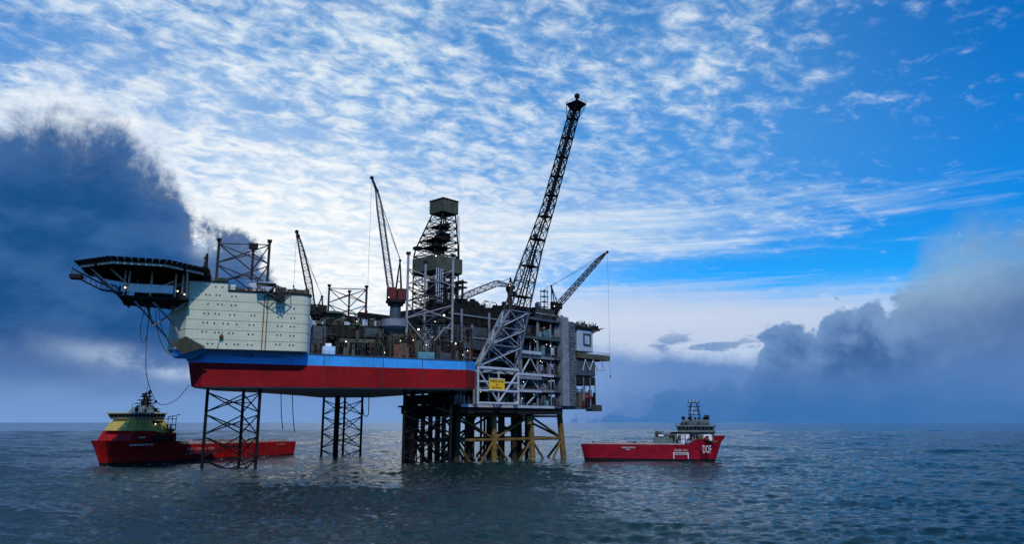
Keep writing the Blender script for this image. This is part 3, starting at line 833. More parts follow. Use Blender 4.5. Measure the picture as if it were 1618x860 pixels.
rodp('loading_pipe', RIG(75.6, 4.6, 42.6), RIG(79.6, 4.6, 48.6), .28, M_GREY, rig)
rodp('loading_pipe', RIG(79.6, 4.6, 48.6), RIG(82.6, 4.6, 48.3), .28, M_GREY, rig)
clutter(rig, RIG, 33, 61, 7.2, 9.5, 43.5, 49.5, 50, [M_DARK, M_DARK, M_MID, M_OLIVE], 15, 0.45, 0.9)
clutter(rig, RIG, 58, 68, 4, 9, 38, 47, 50, [M_DARK, M_DARK, M_MID, M_OLIVE, M_RUST], 16, 0.5, 0.8)
# cantilever towards the platform
cz = lambda x: 0
for yy in (27.0, 39.0):
    MB().box(PLT, -30, 26, yy - 1, yy + 1, 48.5, 56.2).build('cantilever_girder', M_DARK, rig)
MB().box(PLT, 4.5, 29, 22, 45, 56.21, 58.4).build('drill_floor', M_MID, rig)
MB().box(PLT, 20, 30, 19, 27, 58.41, 63.0).bevel(.15).build('driller_house', M_SLATE, rig)
clutter(rig, PLT, 2, 28, 20, 40, 49, 56, 90, [M_DARK, M_DARK, M_MID, M_OLIVE], 10, 1.0)
clutter(rig, PLT, 4, 27, 21, 40, 58.4, 66, 40, [M_DARK, M_DARK, M_MID, M_RUST], 12, 0.9, 0.6)
for p in ((64.2, 6.5, 43.6), (68.8, 5.5, 43.9), (84.0, 4.2, 43.0), (82.6, 4.2, 43.6), (75.4, 5, 45.2), (73.0, 3, 42.0), (45.3, 7.0, 42.7), (59.0, 7.6, 39.3), (38.8, 6.8, 40.4), (86.5, 3.2, 38.9), (76.4, 5, 50.8), (62, 6, 39.0), (70.2, 4, 47.6), (79.0, 4.2, 41.0), (88.5, 4, 40.5), (49, 9, 50.2), (80, 6, 53.4)):
    lampp(RIG(*p), rig, random.choice((.18, .24, .3, .45)))

# ---- containers on the deck edge
def container(fr, x0, x1, y0, y1, z0, z1, m, label):
    t = thing('shipping_container', fr((x0 + x1) / 2, (y0 + y1) / 2, z0), label, 'container')
    MB().box(fr, x0, x1, y0, y1, z0 + .1, z1).build('body', m, t)
    b = MB()
    for x in np.arange(x0 + .3, x1 - .2, .45): b.box(fr, x, x + .2, y0 - .07, y0 + .02, z0 + .3, z1 - .2)
    b.build('corrugation', m, t, kind='stuff')
    for x in (x0, x1):
        for y in (y0, y1): MB().box(fr, x - .1, x + .1, y - .1, y + .1, z0, z1 + .05).build('corner_post', M_MID, t)
    return t


container(RIG, 36.8, 41.2, 1.2, 3.8, zt(40), zt(40) + 2.9, M_CBLUE, 'pale blue container on the deck edge beside the green quarters')
container(RIG, 38.0, 40.2, 4.2, 6.6, zt(40), zt(40) + 4.2, M_WHITE, 'white box container standing behind the pale blue one')
container(RIG, 77.5, 81.5, 1.2, 3.4, zt(79), zt(79) + 2.4, M_SLATE, 'dark slate container on the deck near the stern of the rig')

# ------------------------------------------------------------------ cranes
def crane(fr, base, zdeck, zfoot, ped_r, foot, secs, apex, tip, label, m_body, m_boom, m_ped, hook=None, cab=(4.5, 4, 3.4), bay=2.2, rc=.2, rl=.09, lines=2):
    """pedestal, slewing house, A-frame, latticed boom, pendant lines and hook"""
    t = thing('pedestal_crane', fr(*base, zdeck), label, 'crane', 'pedestal cranes on the rig and platform')
    MB().rod(fr(*base, zdeck), fr(*base, zfoot - 1.4), ped_r, 14, ped_r * .92).build('pedestal', m_ped, t)
    MB().rod(fr(*base, zfoot - 1.39), fr(*base, zfoot - .4), ped_r * 1.35, 14).build('slewing_ring', M_DARK, t)
    MB().rod(fr(*base, zfoot - .39), fr(*base, zfoot + .5), ped_r * 1.7, 12).build('turntable', M_DARK, t)
    bx, by = base
    MB().box(fr, bx - cab[0] * .7, bx - .2, by - cab[1] / 2, by - cab[1] / 2 + 2, zfoot + .51, zfoot + cab[2]).bevel(.15).build('operator_cab', m_body, t)
    MB().box(fr, bx + .2, bx + cab[0] * .75, by - cab[1] / 2, by + cab[1] / 2, zfoot + .51, zfoot + cab[2] * .95).bevel(.15).build('machinery_house', m_body, t)
    ap = fr(*apex)
    for yo in (-1.1, 1.1):
        rodp('mast_leg', fr(bx - .5, by + yo, zfoot + .5), ap, .24, M_DARK, t)
        rodp('mast_leg', fr(bx + 2.2, by + yo, zfoot + .5), ap, .24, M_DARK, t)
    b = MB(); b.ball(ap, .55, 8); b.build('mast_head', M_DARK, t)
    rodp('mast_tie', fr(bx - .1, by - .7, zfoot + .5 + (apex[2] - zfoot) * .45), fr(bx + 1.4, by - .7, zfoot + .5 + (apex[2] - zfoot) * .45), .18, M_DARK, t)
    S = [(fr(*p), w, d) for p, w, d in secs]
    lacing_boom(t, S, m_boom, bay, rc, rl)
    tp = fr(*tip)
    q = S[-1][0]
    b = MB(); b.rod(q, tp, .55, 6, .4); b.ball(tp, .75, 8); b.ball(q, .8, 8)
    b.build('boom_head', M_DARK, t)
    for k in range(lines):
        rodp('pendant_line', ap + Vector((0, 0, .3 * k)), S[-1 - (k % 2) * (len(S) > 2)][0] + Vector((0, 0, .4)), .07, M_DARK, t)
    if hook:
        h = fr(*tip) + Vector((0, 0, -hook))
        rodp('hoist_line', tp, h, .05, M_DARK, t)
        b = MB(); b.ball(h, .4, 6); b.rod(h, h - Vector((0, 0, 1.1)), .16, 5); b.build('hook_block', M_CRED, t)
    for k in (.5,): lampp(fr(bx - cab[0] * .6, by - cab[1] / 2 - .2, zfoot + 1.2), t, .22)
    return t


M_BOOMW = mat('boom_grey', (0.20, 0.19, 0.20), 0.5, 0.25, 0.5)
crane(RIG, (35.6, 16), 38.5, 53.0, 1.5, None,
      [((34.6, 15, 54.0), .7, .5), ((32.2, 15, 64), .9, 1.1), ((29.2, 15, 75.6), .7, .8), ((27.6, 15, 81.0), .35, .35)], (37.2, 16, 59.5), (27.1, 15, 82.6),
      'dark pedestal crane with a short tapering boom beside the pale green quarters', M_DARK, M_LEGU, M_DARK, hook=20, rc=.22, rl=.1)
crane(RIG, (62.8, 10), 51.5, 58.0, 2.1, None,
      [((61.6, 9, 58.8), .8, .5), ((60.4, 9, 64.5), .95, 1.0), ((55.6, 9, 93.0), .85, .9), ((54.4, 9, 99.0), .4, .4)], (64.0, 10, 73.6), (52.4, 9, 103.9),
      'tall crane with red cab and steep pale boom next to the white braced leg', M_CRED, M_BOOMW, M_SLATE, hook=50, cab=(5, 5, 5.0), rc=.2, rl=.09, lines=3)
b = MB(); b.rod(RIG(62.8, 10, 37), RIG(62.8, 10, 47.6), 2.6, 14); b.build('crane_column', M_OLIVE, rig)
MB().rod(RIG(62.8, 10, 47.61), RIG(62.8, 10, 48.8), 3.0, 16, 5.0).rod(RIG(62.8, 10, 48.81), RIG(62.8, 10, 51.4), 5.0, 16).build('crane_base_drum', M_GREY, rig)

# ------------------------------------------------------------------ drilling derrick
dk = thing('drilling_derrick', (-32, 325, 58.4), 'dark latticed drilling derrick with a boxed olive crown above the white braced leg', 'derrick')
DF = Frame(-32.6, 325.0, 0.68, 0.733)


def dsec(z):
    """half widths and shift of the derrick at height z"""
    f = min(1, (z - 88) / 17.4) if z > 88 else 0
    return 6.9 - 3.3 * f, 6.9 - 3.3 * f, -.4 + 2.1 * f, .4 - 2.1 * f


def dcorner(z, k):
    a, c_, sx, sy = dsec(z); s = ((-1, -1), (1, -1), (1, 1), (-1, 1))[k]
    return DF(sx + a * s[0], sy + c_ * s[1], z)


lev = [58.4, 62.0, 66.0, 70.0, 74.0, 78.0, 82, 86, 89.4, 92.6, 95.8, 99, 102.2, 105.4]
for za, zc in zip(lev[:-1], lev[1:]):
    for k in range(4):
        g = (k + 1) % 4
        rodp('derrick_leg', dcorner(za, k), dcorner(zc, k), .34, M_DARK, dk)
        rodp('girt', dcorner(zc, k), dcorner(zc, g), .2, M_DARK, dk)
        rodp('brace', dcorner(za, k), dcorner(zc, g), .17, M_DARK, dk)
        rodp('brace', dcorner(za, g), dcorner(zc, k), .17, M_DARK, dk)
MB().box(DF, -2.8, 6.2, -6.2, 2.8, 105.45, 111.3).build('crown_housing', M_OLIVE, dk)
b = MB()
for q in np.arange(-2.3, 6, 1.1): b.box(DF, q, q + .12, -6.28, -6.19, 105.6, 111.2)
for q in np.arange(-5.8, 2.6, 1.1): b.box(DF, -2.88, -2.79, q, q + .12, 105.6, 111.2)
b.build('cladding_rib', M_OLIVE, dk, kind='stuff')
b = MB(); b.box(DF, -3.1, 6.4, -6.5, 3.0, 111.31, 111.6); b.build('crown_roof', M_DARK, dk)
MB().box(DF, -7.7, 7.7, -7.7, -7.5, 78.6, 85.0).box(DF, -7.7, -7.5, -7.4, 7.7, 78.6, 85.0).box(DF, 7.5, 7.7, -7.4, 7.7, 78.6, 85).box(DF, -7.4, 7.4, 7.5, 7.7, 78.6, 85).build('windwall', M_OLIVE, dk)
MB().box(DF, -7.4, 7.4, -7.4, 7.4, 78.2, 78.58).build('racking_floor', M_DARK, dk)
for z, f in ((92.5, 1.25), (89.2, 1.15), (98.8, 1.1), (70.2, 1.05), (64.4, 1.0)):
    a, c_, sx, sy = dsec(z)
    b = MB(); b.box(DF, sx - a * f, sx + a * f * .2, sy - c_ * f, sy + c_ * f * .35, z - .3, z + .1); b.build('catwalk', M_DARK, dk)
    railing([DF(sx - a * f, sy + c_ * f * .3, z), DF(sx - a * f, sy - c_ * f, z), DF(sx + a * f * .2, sy - c_ * f, z)], dk, M_DARK, r=.07)
    clutter(dk, DF, sx - a * .8, sx + a * .8, sy - c_ * .8, sy + c_ * .8, z + .1, z + 3, 12, [M_DARK], int(z), .7, .4)
MB().box(DF, -8.8, -6.2, 3.2, 6.4, 88.9, 90.2).build('monkey_board', M_DARK, dk)
rodp('guide_rail', DF(1, -1.2, 58), DF(2.2, -2.6, 105), .3, M_DARK, dk); rodp('guide_rail', DF(-1, 1.2, 58), DF(1.2, -1.2, 105), .3, M_DARK, dk)
rodp('mud_hose', DF(-3, -3, 60), DF(0, -3.6, 104), .22, M_DARK, dk)
MB().box(DF, 0, 4.4, -3.4, 1.6, 93.6, 97).bevel(.2).build('travelling_block', M_DARK, dk)
MB().box(DF, -6.6, -1.6, -6.9, -2, 66.0, 72.6).bevel(.5).build('mud_house', M_CRED, dk)
rg = random.Random(5)
for k in range(60):
    z = rg.uniform(59, 77); q = rg.uniform(-5, 5); w = rg.uniform(-5, 5)
    rodp('drill_pipe', DF(q, w, 58.5), DF(q, w, z + 8), .16, M_DARK if k % 3 else M_MID, dk)
for k, q in enumerate((-4.6, -3.4, -2.2, -1.0)):
    rodp('standpipe', DF(q - 3.2, -8.4 + k * .05, 58.5), DF(q - 3.2, -8.4 + k * .05, 79.0), .24, M_LGREY, dk)
rodp('ladder_rail', DF(7.0, -6.6, 80), DF(6.2, -6.6, 105), .16, M_MID, dk); rodp('ladder_rail', DF(7.0, -5.6, 80), DF(6.2, -5.6, 105), .16, M_MID, dk)
rg = random.Random(77)
for p in ((-6.4, -6.6, 75.5), (6.6, -6.4, 75.2), (0, -7, 65), (-5, -7, 62.5), (3, -7, 61), (-7.9, -7.9, 84.2)): lampp(DF(*p), dk, .32)

clutter(dk, DF, -6, 6, -7.4, 2, 58.5, 70, 46, [M_DARK, M_DARK, M_MID, M_OLIVE, M_RUST], 55, .9, .5)
clutter(dk, DF, -6.5, 6.5, -6.5, 4, 70, 78, 26, [M_DARK], 56, .8, .5)

# ------------------------------------------------------------------ production platform
pf = thing('production_platform', PLT(40, 18, 0), 'grey offshore production platform of stacked open decks on yellow jacket legs', 'platform')
ZD = [21.7, 28.4, 35.0, 42.4, 50.6, 58.8]
# main decks
X1 = [83, 74, 74, 74, 78, 74]
for i, z in enumerate(ZD):
    x1 = X1[i]
    MB().box(PLT, -1.0 if i < 3 else 30.2, x1, 0.8, 38, z - .75, z).build('deck', M_DARK, pf)
    MB().box(PLT, -1.0 if i < 3 else 30.2, min(x1, 53.5), 0.35, 0.79, z - .95, z + .1).build('edge_beam', (M_LGREY, M_GREY, M_LGREY, M_GREY, M_SLATE, M_SLATE)[i], pf)
    MB().box(PLT, 53.6, x1, 0.35, 0.79, z - .8, z + .05).build('edge_beam', M_SLATE, pf)
    if i < 5: railing([PLT(-1, .6, z), PLT(53, .6, z), PLT(x1, .6, z)], pf, M_MID, r=.06)
MB().box(PLT, -1, 60, 1.2, 36, 18.3, 20.9).build('cellar_beam_grid', M_DARK, pf)
# columns along the face
for x in (-.6, 14.5, 33.5, 43.8, 52.5):
    rodp('column', PLT(x, 1.4, 20.9), PLT(x, 1.4, 58), .5 if x < 50 else .4, M_GREY, pf)
    rodp('column', PLT(x, 16, 20.9), PLT(x, 16, 58), .5, M_DARK, pf)
# truss work in the light grey bay right of the flare support
for a, c_ in (((33.5, 28.5), (38.6, 34)), ((43.8, 28.5), (38.6, 34)), ((36, 21.9), (43.6, 27.4)), ((33.5, 35.1), (38.6, 41.6)), ((43.8, 35.1), (38.6, 41.6))):
    rodp('brace', PLT(a[0], .9, a[1]), PLT(c_[0], .9, c_[1]), .34, M_LGREY, pf)
MB().box(PLT, 30.5, 44.2, -.6, .3, 43.0, 44.3).build('walkway_beam', M_LGREY, pf)
MB().box(PLT, 30.5, 44.2, -.6, .3, 32.5, 33.7).build('walkway_beam', M_GREY, pf)
MB().box(PLT, 30.5, 44.2, -.6, .3, 27.2, 28.0).build('walkway_beam', M_LGREY, pf)
# dim bulkheads inside
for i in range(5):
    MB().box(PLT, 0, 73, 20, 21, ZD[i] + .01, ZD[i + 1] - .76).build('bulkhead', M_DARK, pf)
# plant on every level
for i in range(5):
    clutter(pf, PLT, 1 if i < 2 else 31, 53, 2, 9, ZD[i] + .01, ZD[i + 1] - 1, 130 if i < 2 else 60, [M_DARK, M_DARK, M_MID, M_MID, M_GREY, M_SLATE, M_RUST, M_LGREY], 40 + i, .85, .6)
    clutter(pf, PLT, 44.5, 58, .9, 4, ZD[i] + .01, ZD[i + 1] - 1, 60, [M_DARK, M_DARK, M_MID, M_GREY, M_SLATE, M_TEAL], 60 + i, .6, .6)
rg = random.Random(21)
for i in range(5):
    for k in range(14 if i < 2 else 9):
        x = rg.uniform(1 if i < 2 else 31, 65); lampp(PLT(x, rg.uniform(1.0, 6.0), rg.uniform(ZD[i] + 1.5, ZD[i + 1] - 1.1)), pf, rg.choice((.13, .16, .2, .26)), MATS[rg.choice(('lamp_warm', 'lamp_white', 'lamp_white'))])
# big clad modules at the left (behind the rig's stern)
for x0, x1, y0, y1, z0, z1, m in ((-4, 30, 4, 36, 36.2, 43.0, M_DARK), (-5, 30, 3, 36, 43.1, 52.0, M_SLATE), (-4, 30, 5, 36, 52.8, 60.0, M_DARK), (12, 48, 16, 36, 60.2, 63.2, M_DARK), (31, 45, 6, 15.8, 58.9, 64.0, M_DARK), (47, 60, 5, 22, 58.9, 64.5, M_MID)):
    o = MB().box(PLT, x0, x1, y0, y1, z0, z1).build('clad_module', m, pf)
    b = MB()
    for q in np.arange(x0 + .5, x1 - .3, 1.3): b.box(PLT, q, q + .4, y0 - .22, y0 - .01, z0 + .3, z1 - .1)
    b.build('cladding_rib', m, pf, kind='stuff')
    b = MB(); b.box(PLT, x0 - .1, x1 + .1, y0 - .5, y0 - .23, (z0 + z1) / 2 - .2, (z0 + z1) / 2 + .35); b.build('cladding_rail', M_GREY, pf)
clutter(pf, PLT, -2, 30, 8, 22, 60.1, 64, 50, [M_DARK], 81, 1.0, .6)
clutter(pf, PLT, 14, 47, 16, 24, 63.3, 67.2, 50, [M_DARK], 82, .9, .6)
clutter(pf, PLT, 48, 74, 3, 14, 58.9, 64, 60, [M_DARK, M_MID], 83, .9, .6)
for k, (x, h) in enumerate(((6, 74), (9, 72), (12.5, 73), (3, 71))):
    b = MB(); b.rod(PLT(x, 15, 60), PLT(x, 15, h), .5, 7)
    for z in (h - 3.4, h - 1.2): b.box(PLT, x - 2.1, x + 2.1, 14.2, 15.8, z, z + .6)
    b.build('exhaust_stack', M_DARK, pf)
# right hand end: tall clad shafts, white panelled block, roof gear, balcony
MB().box(PLT, 58.4, 62.6, -.9, 4.4, 21.8, 60.8).bevel(.2).build('stair_tower', M_GREY, pf)
b = MB()
for z in np.arange(22.6, 60.5, 1.0):
    for x in np.arange(58.7, 62.4, .9):
        if random.random() < .45: b.box(PLT, x, x + random.uniform(.2, .42), -.96, -.88, z, z + random.uniform(.15, .45))
b.build('cladding_stud', M_LGREY, pf, kind='stuff')
MB().box(PLT, 63.3, 67.6, -.7, 6, 21.8, 58.2).bevel(.15).build('stair_tower', M_SLATE, pf)
b = MB()
for z in np.arange(22.6, 58, 1.15):
    for x in np.arange(63.6, 67.4, 1.0):
        if random.random() < .7: b.box(PLT, x, x + .5, -.77, -.68, z, z + .6)
b.build('cladding_stud', M_GREY, pf, kind='stuff')
MB().box(PLT, 69.4, 81.0, -.3, 12, 46.4, 56.6).bevel(.25).build('utility_block', mat('panel_pale_blue', (0.34, 0.42, 0.50), 0.5, 0.15, 0.4, streak=0.3), pf)
for x0, x1, z0, z1 in ((73.6, 79.0, 49.4, 50.0), (73.6, 74.2, 50.01, 54.4), (78.4, 79.0, 50.01, 54.4), (73.6, 79.0, 54.41, 54.9)):
    MB().box(PLT, x0, x1, -.75, -.31, z0, z1).build('duct', M_SLATE, pf)
MB().box(PLT, 68.2, 85.5, -1.0, 14, 56.7, 57.6).build('roof_deck', M_DARK, pf)
MB().hexa([PLT(80, -1, 55.0), PLT(84, -1, 56.69), PLT(84, 12, 56.69), PLT(80, 12, 55)], [PLT(80, -1, 56.69), PLT(90, -1, 58.6), PLT(90, 12, 58.6), PLT(80, 12, 56.69)]).build('roof_overhang', M_OLIVE, pf)
clutter(pf, PLT, 68.5, 85, -.6, 8, 57.6, 60.6, 70, [M_DARK, M_MID, M_OLIVE], 85, .7, .5)
MB().box(PLT, 68.4, 92.6, -1.4, 7, 43.2, 45.6).bevel(.15).build('balcony', M_OLIVE, pf)
railing([PLT(71.6, -1.3, 45.6), PLT(92.8, -1.3, 45.6), PLT(92.8, 6.5, 45.6)], pf, M_MID)
for a, c_ in (((72, 37.8), (74, 43)), ((74, 43), (77, 38)), ((77, 38), (80, 43)), ((80, 43), (83, 38.2)), ((83, 38.2), (86, 43)), ((86, 43), (88, 38.8)), ((88, 38.8), (92, 43)), ((83, 38.2), (89.5, 38.9))):
    rodp('brace', PLT(a[0], -1.0, a[1]), PLT(c_[0], -1.0, c_[1]), .2, M_LGREY, pf)
MB().box(PLT, 68.4, 82.4, -.4, 9, 35.4, 42.9).bevel(.4).build('hung_module', M_SLATE, pf)
MB().box(PLT, 68.4, 82.4, .2, 9, 31.5, 35.2).build('hung_module', M_DARK, pf)
for x in (74, 79, 82.6): rodp('column', PLT(x, .3, 21.8), PLT(x, .3, 35), .28, M_GREY, pf)
clutter(pf, PLT, 72.5, 82, 0, 5, 21.8, 31, 60, [M_DARK, M_MID, M_RUST, M_CRED, M_DARK], 87, .7, .6)
MB().box(PLT, 80, 86.5, -.6, 4, 20.0, 22.8).bevel(.2).build('end_cabin', M_MID, pf)
MB().box(PLT, 70.5, 75.5, .3, 4.5, 21.71, 27.5).bevel(.15).build('pump_house', M_OLIVE, pf)
# jacket
JL = [(2.5, 6), (22, 6), (44, 6), (63.5, 6), (2.5, 30), (22, 30), (44, 30), (63.5, 30)]
bat = lambda x, y, z: PLT(x + (x - 33) * .012 * (20 - z) / 5, y + (y - 18) * .02 * (20 - z) / 5, z)
for x, y in JL:
    MB().rod(bat(x, y, -5), bat(x, y, 19.5), 1.25, 12).build('jacket_leg', M_YEL if y < 10 and x > 10 else M_JDARK, pf, smooth=False)  # front right legs get the lit tone, the others the shaded one
rows = [[0, 1, 2, 3], [4, 5, 6, 7], [0, 4], [1, 5], [2, 6], [3, 7]]
for rw in rows:
    for i, j in zip(rw[:-1], rw[1:]):
        a, c_ = JL[i], JL[j]
        m = M_YEL if rw[0] == 0 and len(rw) > 2 else M_JDARK  # front row in the lit yellow, rows behind in its shaded copy
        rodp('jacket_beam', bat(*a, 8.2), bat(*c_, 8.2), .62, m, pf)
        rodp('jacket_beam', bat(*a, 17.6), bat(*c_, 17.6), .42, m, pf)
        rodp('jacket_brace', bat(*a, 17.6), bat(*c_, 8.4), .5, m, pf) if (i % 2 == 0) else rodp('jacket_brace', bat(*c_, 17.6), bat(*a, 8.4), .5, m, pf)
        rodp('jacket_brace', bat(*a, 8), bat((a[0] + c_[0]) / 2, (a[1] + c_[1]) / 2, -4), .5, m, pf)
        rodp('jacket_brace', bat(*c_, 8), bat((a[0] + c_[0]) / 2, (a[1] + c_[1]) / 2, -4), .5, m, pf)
railing([PLT(2, 5, 18), PLT(62, 5, 18)], pf, M_DARK, h=1.6, r=.09)
for x, y in ((14, 12), (16, 20), (27, 14), (33, 22), (35.6, 14), (38, 9.5), (48, 18), (52, 24), (41, 24), (6, 12), (9, 22), (18, 9), (19.5, 26), (24.5, 20), (30, 10), (30.5, 27), (46.5, 10), (40.5, 13), (55, 14)):
    rodp('riser', PLT(x, y, -4), PLT(x, y, 19.5), random.choice((.35, .5, .9, 1.1)), M_JDARK, pf)
MB().rod(PLT(41.5, 4.6, 14.2), PLT(41.5, 4.6, 17.4), 1.5, 10).build('caisson_pump', M_YEL, pf)
# wellhead bay under the derrick
MB().box(PLT, -3.5, 15, 6, 31, 22.4, 25.6).build('wellhead_deck', M_DARK, pf)
MB().box(PLT, -2.5, 14, 7, 30, 17.6, 18.4).build('wellhead_deck', M_DARK, pf)
for x in (-2.4, 1.6, 5.6, 9.6, 13.4):
    for y in (9, 13, 17, 21, 25, 29):
        rodp('conductor', PLT(x + random.uniform(-.3, .3), y + random.uniform(-.3, .3), -4), PLT(x, y, 22.4), random.choice((.3, .38, .46)), M_JDARK, pf)
for y in (8, 29):
    rodp('jacket_beam', PLT(-3, y, 8.2), PLT(14, y, 8.2), .5, M_JDARK, pf); rodp('jacket_brace', PLT(-3, y, 17), PLT(14, y, 0), .42, M_JDARK, pf); rodp('jacket_brace', PLT(14, y, 17), PLT(-3, y, 0), .42, M_JDARK, pf)
for x in (-3, 6): rodp('jacket_beam', PLT(x, 8, 8.2), PLT(x, 30, 8.2), .5, M_JDARK, pf)
for x, y in ((-2.8, 30), (-2.8, 8)): rodp('jacket_leg', PLT(x, y, -4), PLT(x, y, 22.4), .85, M_JDARK, pf)
clutter(pf, PLT, -3.5, 14, 6, 20, 18.4, 22.4, 40, [M_DARK, M_MID, M_JDARK], 91, .8, .6)
clutter(pf, PLT, -3.5, 4, 2, 8, 25.7, 34, 40, [M_DARK, M_MID, M_DARK, M_GREY], 92, .8, .6)

# ------------------------------------------------------------------ flare tower
fl = thing('flare_tower', PLT(18, 0, 21.7), 'tall leaning grey lattice flare tower with a square platform at its tip', 'flare tower')
FX = lambda p: Vector(p)
secs = [((-6.0, 301.5, 36.0), 11.4, 1.0), ((-3.2, 300.6, 44.5), 8.9, 1.3), ((1.6, 298.5, 58.0), 5.5, 1.8), ((8.6, 295.0, 82.0), 2.95, 1.8), ((14.6, 291.6, 100.0), 1.9, 1.7), ((25.2, 285.0, 137.8), 1.6, 1.5)]
dpv = Vector((*PLT.d, 0)); npv = Vector((*PLT.n, 0))


def fring(c, a, b_): return [Vector(c) + dpv * (sx * a) + npv * (sy * b_) for sx, sy in ((-1, -1), (1, -1), (1, 1), (-1, 1))]


levels = []
for (c0, a0, b0), (c1, a1, b1), n in zip(secs[:-1], secs[1:], (1, 2, 4, 4, 10)):
    for k in range(n):
        f = k / n
        levels.append(fring(Vector(c0).lerp(Vector(c1), f), a0 + (a1 - a0) * f, b0 + (b1 - b0) * f))
levels.append(fring(*secs[-1]))
for i, (a, c_) in enumerate(zip(levels[:-1], levels[1:])):
    m = M_GREY if i < 3 else (M_MID if i < 7 else M_DARK); r = .5 if i < 3 else (.34 if i < 7 else .26)  # one paint; pale lit foot and darker top against the sky set by colour
    for k in range(4):
        g = (k + 1) % 4
        rodp('tower_leg', a[k], c_[k], r, m, fl)
        rodp('girt', c_[k], c_[g], .2, m, fl)
        rodp('brace', a[k], c_[g], .24 if i < 3 else .15, M_LGREY if i < 3 else m, fl)
        rodp('brace', a[g], c_[k], .24 if i < 3 else .15, M_LGREY if i < 3 else m, fl)
L0 = levels[0]
for k in range(4):
    foot = Vector((L0[k].x, L0[k].y, 21.8))
    rodp('tower_leg', foot, L0[k], .55, M_LGREY if k < 2 else M_GREY, fl)
near, far = L0[0], L0[1]
for z, r, m in ((35.6, .7, M_LGREY), (30.4, .4, M_LGREY), (27.0, .5, M_LGREY), (22.2, .55, M_LGREY)):
    rodp('front_beam', Vector((near.x, near.y, z)), Vector((far.x, far.y, z)), r, m, fl)
mx = (near + far) / 2
rodp('v_brace', Vector((near.x, near.y, 35)), Vector((mx.x, mx.y, 22.6)), .42, M_LGREY, fl)
rodp('v_brace', Vector((far.x, far.y, 35)), Vector((mx.x, mx.y, 22.6)), .42, M_LGREY, fl)
rodp('post', Vector((mx.x, mx.y, 35.4)), Vector((mx.x, mx.y, 22.4)), .36, M_LGREY, fl)
# risers, ladder and rest platforms inside the shaft
c0s = [Vector(s[0]) for s in secs]
for off in ((-.5, .2), (.6, -.2)):
    for a, c_ in zip(c0s[1:-1], c0s[2:]): rodp('flare_riser', a + dpv * off[0] + npv * off[1], c_ + dpv * off[0] * .8 + npv * off[1], .3, M_DARK, fl)
for i in range(4, len(levels) - 1, 2):
    a = levels[i]
    MB().hexa([q + Vector((0, 0, .0)) for q in a], [q + Vector((0, 0, .25)) for q in a]).build('rest_platform', M_DARK, fl)
    if i % 4 == 0:
        q = a[0] - dpv * .9; boxp('side_lamp_bracket', q + Vector((0, 0, .6)), (1.5, .8, 1.2), PA, M_DARK, fl)
T = Vector(secs[-1][0])
MB().hexa(fring(T + Vector((0, 0, .1)), 1.6, 1.5), fring(T + Vector((.5, -.3, 2.4)), 2.95, 2.95)).build('tip_platform', M_DARK, fl)
railing([p + Vector((0, 0, 2.4)) for p in fring(T + Vector((.5, -.3, 0)), 2.9, 2.9) + fring(T + Vector((.5, -.3, 0)), 2.9, 2.9)[:1]], fl, M_DARK)
rodp('flare_stack', T + Vector((.5, -.3, 2.4)), T + Vector((.8, -.5, 5.0)), .55, M_DARK, fl)
MB().ball(T + Vector((.85, -.5, 5.6)), 1.15, 10).build('flare_burner', M_DARK, fl)
for k in range(4):
    q0 = levels[-2][k]; q1 = fring(T + Vector((.5, -.3, 2.3)), 2.8, 2.8)[k]; rodp('knee_brace', q0, q1, .14, M_DARK, fl)

# sign on the tower front
sg = thing('name_sign', Vector((mx.x - .8, mx.y - 1.0, 27)), 'yellow name board with dark lettering on the pale flare tower base', 'sign')
SF = Frame(near.x, near.y - .7, *PLT.d)
MB().box(SF, 5.9, 14.5, -.35, -.15, 27.4, 31.6).build('board', M_SIGN, sg)
for x0, x1, z0, z1 in ((5.8, 14.6, 31.61, 31.85), (5.8, 14.6, 27.15, 27.39)): MB().box(SF, x0, x1, -.42, -.1, z0, z1).build('board_frame', M_WHITE, sg)
lettering('MARTIN LINGE', SF(6.5, -.36, 30.3), dpv, (0, 0, 1), 7.4, 1.0, M_INK, sg)
lettering('A', SF(9.4, -.36, 29.0), dpv, (0, 0, 1), 1.4, .95, M_INK, sg)
lettering('EQUINOR', SF(7.2, -.36, 27.7), dpv, (0, 0, 1), 5.6, .95, M_INK, sg)

# platform cranes
crane(PLT, (63.5, 8), 58.9, 65.2, 1.5, None,
      [((64.6, 8, 66.0), .7, .5), ((68.5, 8, 69.6), .95, 1.0), ((97.0, 8, 93.0), .8, .8), ((103.0, 8, 97.6), .4, .4)], (61.4, 8, 76.0), (105.6, 8, 99.2),
      'dark platform crane with its boom raised to the right above the grey stair towers', M_DARK, M_LEGU, M_DARK, hook=62, rc=.24, rl=.1)
crane(PLT, (46.5, 20), 63.3, 74.0, 1.1, None,
      [((45.0, 20, 75.6), .8, .5), ((38.0, 20, 75.6), 1.1, 1.2), ((23.0, 20, 69.4), 1.1, 1.2), ((12.0, 20, 64.0), .9, .9)], (47.0, 20, 79.0), (8.0, 20, 62.5),
      'platform crane lowered to the left behind the flare tower foot', M_DARK, M_BOOMW, M_DARK, cab=(2.4, 2.4, 2), rc=.2, rl=.1)
c_ = (57.5, 9)
at_ = thing('antenna_cluster', PLT(57, 9, 58.9), 'dark antenna mast with a round dome on the platform roof by the crane', 'antenna')
b = MB()
for x in (56, 59):
    for y in (8, 10): b.rod(PLT(x, y, 58.9), PLT(x + (57.5 - x) * .3, y, 74), .16, 5)
for z in np.arange(61, 74, 2.4): b.box(PLT, 56, 59, 7.8, 10.2, z, z + .25); b.rod(PLT(56, 8, z), PLT(59, 8, z + 2.2), .1, 4)
b.build('mast', M_DARK, at_)
MB().ball(PLT(53.2, 9, 66.4), 1.5, 12).build('dome', M_GREY, at_)
